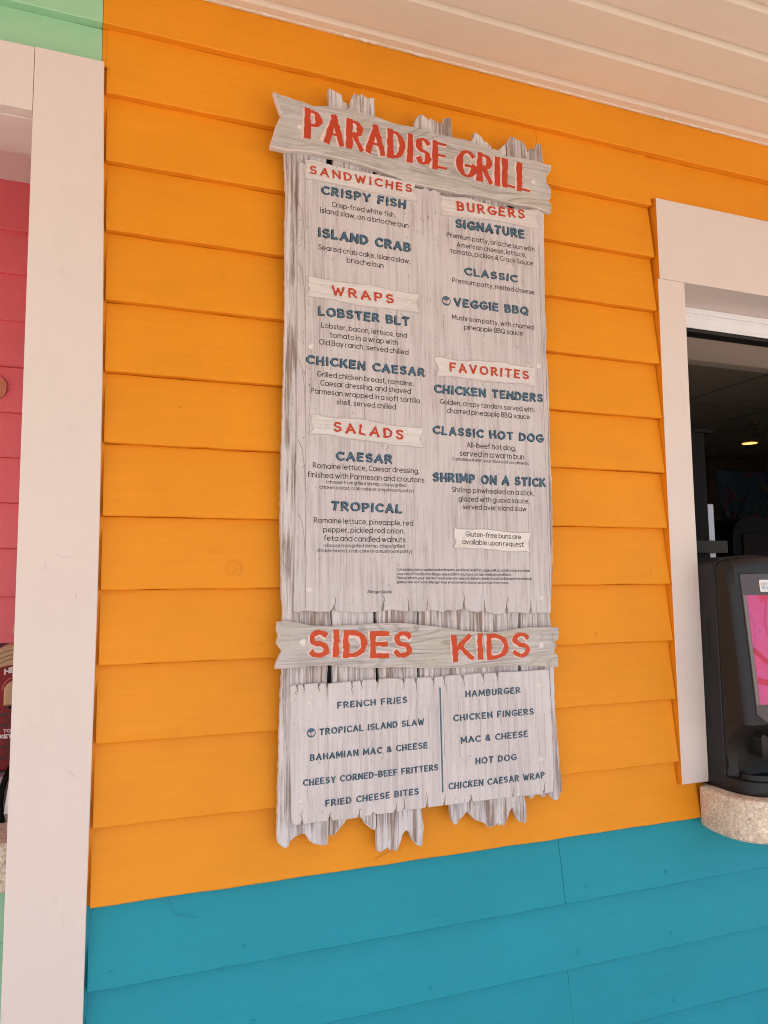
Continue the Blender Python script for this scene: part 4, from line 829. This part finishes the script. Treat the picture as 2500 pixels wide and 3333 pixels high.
for pts, mi in (([(1.577, 1.64), (1.59, 1.60), (1.586, 1.56), (1.578, 1.53)], 1), ([(1.64, 1.665), (1.625, 1.60), (1.64, 1.52), (1.66, 1.45)], 2), ([(1.577, 1.535), (1.62, 1.50), (1.67, 1.485), (1.735, 1.50)], 2), ([(1.578, 1.46), (1.63, 1.445), (1.69, 1.46), (1.738, 1.44)], 2)):
    k0 = len(bm.faces); w = .016
    for a, b in zip(pts, pts[1:]):
        f = bm.faces.new([bm.verts.new(onface(x, z, .0022)) for x, z in ((a[0], a[1] - w / 2), (b[0], b[1] - w / 2), (b[0], b[1] + w / 2), (a[0], a[1] + w / 2))]); f.material_index = mi
link("card_pattern", bm, [simple("light_pink_print", (.55, .08, .25, 1), .3), simple("mauve_print", (.42, .07, .24, 1), .3), simple("crimson_print", (.46, .012, .055, 1), .3)], nd)
facepoly("sticker", rrect(1.6245, 1.6975, 1.6795, 1.7105, .004), .001, .002, simple("white_sticker", (.72, .72, .76, 1), .4))
def facetext(txt, x0, x1, z, h, m, name, d=.0024):
    bm = bmesh.new(); write(bm, txt, 'F', x0, z, x1, z, h, 0)
    for v in bm.verts: v.co.y += fy(v.co.z) - d
    return link(name, bm, m, nd)
SB = simple("blue_print", (.06, .25, .42, 1), .5)
facetext("THE", 1.654, 1.668, 1.7045, .0035, SB, "sticker_lettering")
facetext("ROYAL", 1.638, 1.689, 1.6955, .0075, SB, "sticker_lettering")
facetext("BEACH CLUB", 1.631, 1.691, 1.6862, .0072, SB, "sticker_lettering")
facetext("PARADISE ISLAND", 1.634, 1.688, 1.6822, .002, simple("gold_print", (.5, .36, .12, 1), .5), "sticker_lettering")
bm = bmesh.new(); ribbon(bm, [(1.6305, 1.6965), (1.6325, 1.7025)], .003, 0)
for v in bm.verts: v.co.y += fy(v.co.z) - .0025
link("sticker_emblem", bm, simple("orange_print", (.75, .35, .05, 1), .5), nd)
# mouth: hollow between the front shell and the base tray
bm = bmesh.new()
def mouth(z, y, xi, xo=0.): return [(XA + xo, -.0655, z), (XA + xo, y + .02, z), (XA + xi, y, z), (XB - xi, y, z), (XB - xo, y + .02, z), (XB - xo, -.0655, z)]
loft(bm, [mouth(1.214, -.088, .02, .0008), mouth(1.24, -.078, .024, .0006), mouth(1.29, -.085, .022, .0006), mouth(1.32, -.108, .02, .0006), mouth(1.3515, -.1435, .017, .0008)])
link("lower_shell", bm, BLK2, nd, 2)
bm = bmesh.new()
def hood(z, y, s): return [(XA + .03, -.08, z), (XA + .03, y, z), (XB - .03, y, z), (XB - .03, -.08, z)]
P = [(XA + .045, 1.318), (XA + .05, 1.328), (XM - .03, 1.30), (XM, 1.294), (XM + .03, 1.30), (XB - .05, 1.328), (XB - .045, 1.318), (XB - .06, 1.27), (XM, 1.252), (XA + .06, 1.27)]
A = [bm.verts.new((x, -.142 + (1.33 - z) * .25, z)) for x, z in ccw(P)]; B = [bm.verts.new((v.co.x, -.07, v.co.z)) for v in A]
for i in range(len(A)): bm.faces.new((A[i], A[(i + 1) % len(A)], B[(i + 1) % len(A)], B[i]))
bm.faces.new(A)
link("hood_lip", bm, BLK, nd)
# base tray, elliptical front
def tray(z, grow, hole=0):
    P = [(XA + .0 - grow * .2, .09, z), (XA - .004 - grow, -.04, z), (XA - .007 - grow, -.075, z), (XA - .004 - grow, -.11, z), (XA + .006 - grow, -.137 - grow, z), (XA + .03, -.159 - grow, z), (XA + .07, -.172 - grow, z), (XM - .035, -.181 - grow, z), (XM, -.184 - grow, z)]
    return P + [(2 * XM - x, y, zz) for x, y, zz in reversed(P[:-1])]
bm = bmesh.new(); loft(bm, [tray(1.1815, -.002), tray(1.186, .001), tray(1.203, .0), tray(1.214, -.004), tray(1.2165, -.010)])
link("base_tray", bm, BLK, nd, 2)
bm = bmesh.new()   # raised dished rim
loft(bm, [[(XM + (XB - XA) * k * c, -.115 + .058 * k2 * s, z) for c, s in [(math.cos(i * math.tau / 40), math.sin(i * math.tau / 40)) for i in range(40)]] for k, k2, z in ((.47, 1., 1.2172), (.455, .95, 1.229), (.44, .88, 1.2295), (.40, .72, 1.2185))])
link("tray_rim", bm, BLK, nd, 2)
bm = bmesh.new(); nap = [(1.612, -.15, 1.262), (1.625, -.152, 1.272), (1.66, -.155, 1.262), (1.71, -.155, 1.262), (1.71, -.150, 1.248), (1.65, -.152, 1.252), (1.635, -.151, 1.258)]
A = [bm.verts.new(p) for p in nap]; B = [bm.verts.new((p[0], p[1] + .05, p[2] + .012)) for p in nap]
for i in range(len(A)): bm.faces.new((A[i], A[(i + 1) % len(A)], B[(i + 1) % len(A)], B[i]))
bm.faces.new(A); bm.faces.new(list(reversed(B))); bmesh.ops.recalc_face_normals(bm, faces=bm.faces)
o = link("napkin", bm, simple("kraft_napkin", (.52, .36, .25, 1), .9, .1, bump=.3), label="beige paper napkin showing in the mouth of the black dispenser", category="napkin")
bm = bmesh.new()   # moulded finger groove and seam on the side of the shell
for a, b in (((-.030, 1.605), (-.030, 1.505)), ((-.030, 1.605), (-.036, 1.605)), ((-.030, 1.505), (-.036, 1.505))):
    box(bm, XA - .0006, XA + .001, min(a[0], b[0]) - .0008, max(a[0], b[0]) + .0008, min(a[1], b[1]) - .0008, max(a[1], b[1]) + .0008)
link("finger_groove", bm, SOFFB, nd)
# dark appliance behind it
ap = thing("coffee_machine", "black rounded appliance standing behind the napkin dispenser in the kitchen", "appliance", (2.35, .55, 1.07))
bm = bmesh.new()
P = [(2.03, 1.182), (2.03, 1.86)] + [(2.115 - .085 * math.cos(math.radians(a)), 1.86 + .07 * math.sin(math.radians(a))) for a in range(10, 91, 10)] + [(2.4, 1.937), (2.7, 1.92), (2.7, 1.182)]
A = [bm.verts.new((x, .36, z)) for x, z in P]; B = [bm.verts.new((x, .58, z)) for x, z in P]
for i in range(len(A)): bm.faces.new((A[i], B[i], B[(i + 1) % len(A)], A[(i + 1) % len(A)]))
bm.faces.new(A); bm.faces.new(list(reversed(B))); bmesh.ops.recalc_face_normals(bm, faces=bm.faces)
link("appliance_body", bm, simple("gloss_black_plastic", (.003, .003, .003, 1), .6, .03), ap)
mbox("front_panel", (2.07, 2.66, .353, .3598, 1.2, 1.87), simple("dull_black_panel", (.005, .0045, .0045, 1), .6, .03), ap, .002)
# ------------------------------------------------------------------ ketchup dispenser, tray and steel dispenser in the left alcove
KY = .50; kk = (KY + 1.6373) / 1.9373
def KZ(z): return 1.6966 + (z - 1.6966) * kk
def KX(x): return x * kk
CX = KX(-.136)
CREAM = simple("cream_plastic", (.46, .28, .15, 1), .4, .3)
RPLA = simple("ketchup_red_plastic", (.20, .006, .010, 1), .4, .22)
tr = thing("dispenser_tray", "pale tray on dark feet under the red ketchup dispenser", "tray", (CX, .6, 1.181))
mbox("tray_top", (CX - .2, CX + .2, KY - .05, KY + .26, KZ(1.274), KZ(1.3055)), simple("pale_pink_tray", (.42, .30, .29, 1), .4), tr, .003)
for sx in (-.17, .14):
    for y in (KY - .03, KY + .2): mbox("foot", (CX + sx, CX + sx + .03, y, y + .03, 1.1812, KZ(1.274) - .0003), BLKM, tr, .001)
kd = thing("ketchup_dispenser", "arched red ketchup pump dispenser with cream top, half hidden by the left casing", "ketchup dispenser", (CX, KY + .08, KZ(1.306)))
def archpoly(hw, zb, ztop, rise, n=24):
    P = [(CX - hw, zb)] + [(CX - hw * math.cos(math.radians(a)), ztop - rise + rise * math.sin(math.radians(a))) for a in [180 * i / n for i in range(n + 1)]] + [(CX + hw, zb)]
    return P
def xz_ext(name, P, y0, y1, m, par, ins=.002):
    return slab(name, P, y1, y0, [m, m], par, ins=ins, jit=0, step=9, rim=ins)
xz_ext("cream_case", archpoly(.082, KZ(1.308), KZ(1.584), .075), KY + .004, KY + .17, CREAM, kd, .006)
xz_ext("red_front", archpoly(.079, KZ(1.310), KZ(1.5385), .045), KY - .004, KY + .0035, RPLA, kd)
bm = bmesh.new()
for r in (.012, .024, .034):
    pts = [(CX - (.08 - r * .2) * math.cos(math.radians(a)), KZ(1.584) - .075 - r + .075 * math.sin(math.radians(a))) for a in range(10, 171, 8)]
    ribbon(bm, pts, .0022, KY + .0035)
link("case_groove", bm, simple("brown_groove", (.2, .09, .045, 1), .6), kd)
WPR = simple("white_print", (.68, .62, .64, 1), .5); DPR = simple("dark_red_print", (.045, .006, .008, 1), .5)
def kprint(name, txt, xl, zb, width, h, m, bend=0., d=.0046, sty='F', wk=1.5):
    bm = bmesh.new(); write(bm, txt, sty, KX(xl), KZ(zb), KX(xl) + width, KZ(zb), h, KY - d, wk=wk)
    for v in bm.verts: v.co.z -= bend * (v.co.x - CX) ** 2
    return link(name, bm, m, kd)
kprint("brand_lettering", "HEINZ", -.1605, 1.5225, 2 * (CX - KX(-.1605)), .0135 * kk, WPR, 7.)
kprint("small_lettering", "EST'D", -.1448, 1.5150, 2 * (CX - KX(-.1448)), .0035 * kk, WPR, 2.)
for i, (a, b) in enumerate(((1.4401, 1.4265), (1.4165, 1.404), (1.392, 1.3795), (1.369, 1.3566), (1.346, 1.3332))):
    m = WPR if i == 2 else DPR
    kprint("label_lettering", "TOMATO", -.1585, a, 2 * (CX - KX(-.1585)), .0074 * kk, m)
    kprint("label_lettering", "KETCHUP", -.1655, b, 2 * (CX - KX(-.1655)), .0092 * kk, m, wk=1.9)
nzl = [(CX - .0245, KZ(1.4545))] + [(CX - .0245 * math.cos(math.radians(a)), KZ(1.487) + .022 * math.sin(math.radians(a))) for a in range(0, 181, 12)] + [(CX + .0245, KZ(1.4545))]
xz_ext("spout_hood", nzl, KY - .045, KY - .0045, CREAM, kd, .005)
rim = [(CX - .031 * math.cos(math.radians(a)), KZ(1.485) + .031 * math.sin(math.radians(a))) for a in range(0, 181, 10)]
bm = bmesh.new(); ribbon(bm, rim, .004, KY - .0052); link("spout_ring", bm, simple("bright_red_plastic", (.4, .02, .025, 1), .3, .5), kd)
bm = bmesh.new(); lathe(bm, (CX, KY - .024, 0), [(.012, KZ(1.446)), (.015, KZ(1.450)), (.015, KZ(1.4543))]); link("nozzle", bm, BLKM, kd)
bm = bmesh.new(); lathe(bm, (CX, KY + .06, 0), [(.008, KZ(1.583)), (.008, KZ(1.606))]); link("pump_stem", bm, CREAM, kd)
PCX = CX + .012; py = KY - .02
yk = (py + 1.6373) / (.28 + 1.6373); pz = lambda z: 1.6966 + (z - 1.6966) * yk
bm = bmesh.new(); loft(bm, [[(PCX + r * math.cos(i * math.tau / 32), py + .045 + r * 1.5 * math.sin(i * math.tau / 32), z + s * (.045 + r * 1.5 * math.sin(i * math.tau / 32))) for i in range(32)] for r, z, s in ((.024, pz(1.604), .0), (.0285, pz(1.607), .02), (.0285, pz(1.616), .1), (.0245, pz(1.620), .22), (.015, pz(1.6275), .26))])
link("pump_head", bm, CREAM, kd)
bm = bmesh.new()
for r, dz, mi in ((.0165, .0018, 0), (.0145, .0026, 1), (.0125, .0032, 0)):
    bm.faces.new([bm.verts.new((PCX + r * math.cos(i * math.tau / 28), py + .012 + r * .9 * math.sin(i * math.tau / 28) - dz, pz(1.6205) + r * .42 * math.sin(i * math.tau / 28) + dz)) for i in range(28)]).material_index = mi
link("pump_badge", bm, [RPLA, WPR], kd)
st = thing("steel_dispenser", "brushed steel tabletop dispenser with a dark side, at the foot of the left casing", "napkin dispenser", (-.09, .42, 1.181))
STL = simple("brushed_steel", (.55, .55, .58, 1), .32, .5, .8, bump=.1)
F = [(-.16, 1.1815), (-.164, 1.20), (-.1655, 1.225), (-.164, 1.25), (-.159, 1.27), (-.155, 1.282), (-.02, 1.282), (-.02, 1.1815)]
bm = bmesh.new(); A = [bm.verts.new((x + .006, .372 - .01 * math.sin((z - 1.18) / .1 * math.pi), z)) for x, z in F]; B = [bm.verts.new((x + .006, .52, z)) for x, z in F]
for i in range(len(A)): bm.faces.new((A[i], B[i], B[(i + 1) % len(A)], A[(i + 1) % len(A)]))
bm.faces.new(A); bm.faces.new(list(reversed(B))); bmesh.ops.recalc_face_normals(bm, faces=bm.faces); link("steel_body", bm, STL, st)
F2 = [(x - .0075, z) for x, z in F[:6]] + [(x + .0035, z) for x, z in reversed(F[:6])]
bm = bmesh.new(); A = [bm.verts.new((x, .366, z)) for x, z in F2]; B = [bm.verts.new((x, .53, z)) for x, z in F2]
for i in range(len(A)): bm.faces.new((A[i], B[i], B[(i + 1) % len(A)], A[(i + 1) % len(A)]))
bm.faces.new(A); bm.faces.new(list(reversed(B))); bmesh.ops.recalc_face_normals(bm, faces=bm.faces); link("side_panel", bm, BLKM, st)
mbox("lid", (-.151, -.015, .366, .53, 1.2823, 1.297), BLK2, st, .005)

# ------------------------------------------------------------------ the menu sign
SG = thing("menu_sign", "tall weathered wooden PARADISE GRILL menu sign of stacked boards on the orange wall", "menu sign", (.73, -.004, 1.13))
YP, YM, YB, YT = -.030, -.040, -.0445, -.046
for k in range(1, 6):
    slab("plank", OUT["plank%d" % k], -.016, YP, [PLANK, PEDGE], SG, seed=k, ins=.0018, jit=.0009, step=.009, rim=.002)
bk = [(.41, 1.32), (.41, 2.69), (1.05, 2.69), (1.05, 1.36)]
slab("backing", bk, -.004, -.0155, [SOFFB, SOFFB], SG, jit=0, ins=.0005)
panel = slab("menu_panel", OUT['panel'], -.0304, YM, [PANEL, PEDGE], SG, seed=11, jit=.0005, step=.014)
lowp = slab("lower_panel", OUT['low_panel'], -.0304, YM, [LOWP, PEDGE], SG, seed=12, jit=.0005, step=.014)
title = slab("title_board", OUT['title'], -.0304, YT, [BOARD, EDGEX], SG, seed=13, ins=.002, jit=.0006, rim=.003)
sides = slab("sides_board", OUT['sides_board'], -.0304, YT, [BOARD, EDGEX], SG, seed=14, ins=.002, jit=.0006, rim=.003)
PAR = {'panel': panel, 'low_panel': lowp, 'title': title, 'sides_board': sides}
for i, kx in enumerate(('sandwiches', 'burgers', 'wraps', 'salads', 'favorites', 'note')):
    PAR[kx] = slab("heading_board" if kx != 'note' else "note_board", OUT[kx], -.0404, YB, [NOTE if kx == 'note' else BANNER, EDGEX], SG, seed=20 + i, ins=.0012, jit=.0004, rim=.0016)
FRONT = {'panel': YM, 'low_panel': YM, 'title': YT, 'sides_board': YT}
desc = None; sd = 0
for i, (grp, sty, txt, x0, z0, x1, z1, h) in enumerate(TXT):
    y = FRONT.get(grp, YB) - .0004; par = PAR[grp]; sd = 77 + i * 13
    if sty in 'BF':
        nxt = TXT[i + 1] if i + 1 < len(TXT) else None
        if desc is None: desc = bmesh.new()
        write(desc, txt, sty, x0, z0, x1, z1, 0, y, sd)
        if not (nxt and nxt[1] in 'BF' and nxt[0] == grp) or txt == "Allergen Guide":
            link("small_print" if sty == 'F' else "description", desc, INK, par); desc = None
        continue
    if sty in 'TS' or sty == 'H':
        bm = bmesh.new(); o = h * (.035 if sty != 'H' else .02)
        write(bm, txt, sty, x0, z0, x1, z1, h, y, sd, off=(-o * .9, -o * .5), wk=1.34 if sty != 'H' else 1.25)
        link("letter_halo", bm, HALO, par)
        bm = bmesh.new(); write(bm, txt, sty, x0, z0, x1, z1, h, y, sd, dy=-.0006); link("lettering", bm, RED2 if sty == "S" else RED, par)
    else:
        bm = bmesh.new(); o = h * .05
        write(bm, txt, sty, x0, z0, x1, z1, h, y, sd, off=(-o * 1.1, -o * .8), wk=1.12); link("letter_shadow", bm, NAVY, par)
        bm = bmesh.new(); write(bm, txt, sty, x0, z0, x1, z1, h, y, sd, dy=-.0006, wk=.86 if sty == 'I' else .8); link("item_name", bm, BLUE, par)
# leaf emblems
for kx, par in (('icon1', panel), ('icon2', lowp)):
    (cx, cz), e1, e2 = PTS[kx]; r = .5 * (math.dist((cx, cz), e1) + math.dist((cx, cz), e2))
    bm = bmesh.new(); bm.faces.new([bm.verts.new((cx + r * math.cos(-a), YM - .0004, cz + r * math.sin(-a))) for a in [i * math.tau / 32 for i in range(32)]]).material_index = 0
    def leaf(p0, p1, bulge, yy):
        a, b = Vector(p0), Vector(p1); d = b - a; nrm = Vector((-d.y, d.x)); P = []
        for k in range(9): t = k / 8; P.append(a + d * t + nrm * bulge * math.sin(math.pi * t ** .8))
        for k in range(7, 0, -1): t = k / 8; P.append(a + d * t - nrm * bulge * math.sin(math.pi * t ** .8))
        f = bm.faces.new([bm.verts.new((cx + p.x * r, yy, cz + p.y * r)) for p in P]); f.material_index = 1; f.normal_update()
        if f.normal.y > 0: f.normal_flip()
    leaf((-.02, -.55), (-.72, .22), .26, YM - .0008); leaf((.06, -.62), (.74, .42), .28, YM - .0009)
    k0 = len(bm.faces); ribbon(bm, [(cx + p[0] * r, cz + p[1] * r) for p in ((-.05, -.85), (0, -.5), (.3, .0), (.5, .22))], r * .1, YM - .0012); ribbon(bm, [(cx + p[0] * r, cz + p[1] * r) for p in ((-.02, -.5), (-.25, -.1), (-.5, .08))], r * .08, YM - .0013)
    bm.faces.ensure_lookup_table()
    for f in bm.faces[k0:]: f.material_index = 0
    link("leaf_emblem", bm, [BLUE, HALO], par)
bm = bmesh.new(); ribbon(bm, PTS['divider'], .0034, YM - .0005, random.Random(1), .1); link("divider_line", bm, BLUE, lowp)
# painted-over nail heads
def nail(c, y, par, r, seed):
    bm = bmesh.new(); rnd = random.Random(seed); n = 14; c0 = c
    rings = []
    for q, d in ((1.25, 0.0), (1.0, .0012), (.6, .002), (.2, .0023)):
        rings.append([bm.verts.new((c[0] + r * q * rnd.uniform(.82, 1.15) * math.cos(-i * math.tau / n), y - d, c[1] + r * q * rnd.uniform(.82, 1.15) * math.sin(-i * math.tau / n))) for i in range(n)])
    for A, B in zip(rings, rings[1:]):
        for i in range(n): bm.faces.new((A[i], A[(i + 1) % n], B[(i + 1) % n], B[i]))
    bm.faces.new(rings[-1]); link("nail_head", bm, NAIL, par, smooth=True)
for kx, par, y, r in (('s_title', title, YT, .0052), ('s_sides', sides, YT, .0062), ('s_wraps', PAR['wraps'], YB, .0037), ('s_salads', PAR['salads'], YB, .0038), ('s_fav', PAR['favorites'], YB, .0034), ('s_burg', PAR['burgers'], YB, .003), ('s_note', PAR['note'], YB, .0032), ('s_panel', panel, YM, .0055), ('s_low', lowp, YM, .005)):
    for i, c in enumerate(PTS[kx]): nail(c, y, par, r, i + len(kx) * 7)
# splits running up from the notches of the panels, carved slivers on the left edge
def splits(par, pts, up, seed, lo, hi):
    rnd = random.Random(seed); p = ccw(pts)
    for i in range(len(p)):
        a, b, c = p[i - 1], p[i], p[(i + 1) % len(p)]
        d1, d2 = b[1] - a[1], b[1] - c[1]
        if (up and d1 > .007 and d2 > .007 and b[1] < lo) or (not up and d1 < -.005 and d2 < -.005 and b[1] > hi):
            L = rnd.uniform(.008, .026) * (1 if up else -1); x, z = b
            bm = bmesh.new(); ribbon(bm, [(x + rnd.uniform(-.0012, .0012) * k, z - (.002 if up else -.002) + L * k / 5) for k in range(6)], .0020, YM - .0003, rnd, .3, 0, .9); link("split", bm, CRACK, par)
splits(panel, OUT['panel'], True, 5, 1.72, 9); splits(lowp, OUT['low_panel'], True, 6, 1.32, 9); splits(lowp, OUT['low_panel'], False, 7, 0, 1.40)
GL1 = simple("soft_grain_line", (.34, .285, .28, 1), .8, .1); GL2 = simple("soft_grain_line_pale", (.42, .36, .35, 1), .8, .1)
def grain(pts, w, m, par, rough=.5, taper=0.):
    bm = bmesh.new(); ribbon(bm, pts, w, YM - .0003, rnd, rough, 0, taper); link("grain_line", bm, m, par)
rnd = random.Random(21)
for z in (2.42, 2.2, 2.02, 1.86, 2.56): grain([(.422, z), (.431, z - .02), (.436, z - .06), (.437, z - .11)], .0017, GL1, panel, .3, .6)
grain([(.4385 + rnd.uniform(-.0007, .0007), 1.66 + k * .033) for k in range(30)], .0012, GL1, panel, .4)
grain([(1.0435 + rnd.uniform(-.0006, .0006), 1.66 + k * .033) for k in range(28)], .0012, GL1, panel, .4)
for z in (1.92, 2.33, 1.75): grain([(1.058, z), (1.050, z - .02), (1.047, z - .06)], .0016, GL1, panel, .3, .6)
for x in (.53, .575, .655, .775, .86, .93, .99):
    z1 = rnd.uniform(1.9, 2.5); grain([(x + rnd.uniform(-.001, .001), z1 - k * .04) for k in range(int(rnd.uniform(5, 9)))], .0009, GL1, panel)
rnd = random.Random(22)
for i in range(24):
    x = .425 + .61 * (i + rnd.random() * .7) / 24; L = rnd.uniform(.05, .2); z = rnd.uniform(1.26, 1.42 - L * .2)
    pts = [(x + rnd.uniform(-.0008, .0008), z + L * k / 6) for k in range(7)]
    pts = [q for q in pts if 1.245 + (q[0] - .42) * .06 < q[1] < 1.44 + (q[0] - .42) * .07]
    if len(pts) > 2: grain(pts, .0011, GL2, lowp)

# ------------------------------------------------------------------ ground
gm = Mat("warm_paving", (.42, .36, .30, 1), .85, .2)
gm.color(gm.mix(gm.ramp(gm.noise(gm.coord((1, 1, 1)), .8, 6, .6), [(.3, grey(0)), (.7, grey(1))]), (.37, .315, .26, 1), (.49, .425, .36, 1)))
gm.bump(gm.noise(gm.coord((1, 1, 1)), 60, 5, .6), .3, .004)
bm = bmesh.new(); bm.faces.new([bm.verts.new(p) for p in ((-600, -600, 0), (600, -600, 0), (600, 600, 0), (-600, 600, 0))])
link("ground", bm, gm.m, kind="structure")
# unseen shell round the alcove and the kitchen, added to keep light out
bld = thing("light_blocking_shell", "unseen plain walls added behind the painted front to keep light out", "building", (1.5, 3.2, 0))
bm = bmesh.new(); box(bm, -2.4, 6.7, 3.15, 3.25, 0, 3.13); box(bm, 6.61, 6.7, .2, 3.15, 0, 3.13); box(bm, 4.2, 6.7, .03, .14, 0, 3.13)
link("unseen_outer_wall", bm, ORANGE, bld)
bm = bmesh.new(); box(bm, -2.6, 6.8, 1.305, 3.3, 3.132, 3.2); box(bm, 4.51, 6.8, -.0, 1.30, 3.132, 3.2); link("unseen_roof", bm, WHITEX, bld)
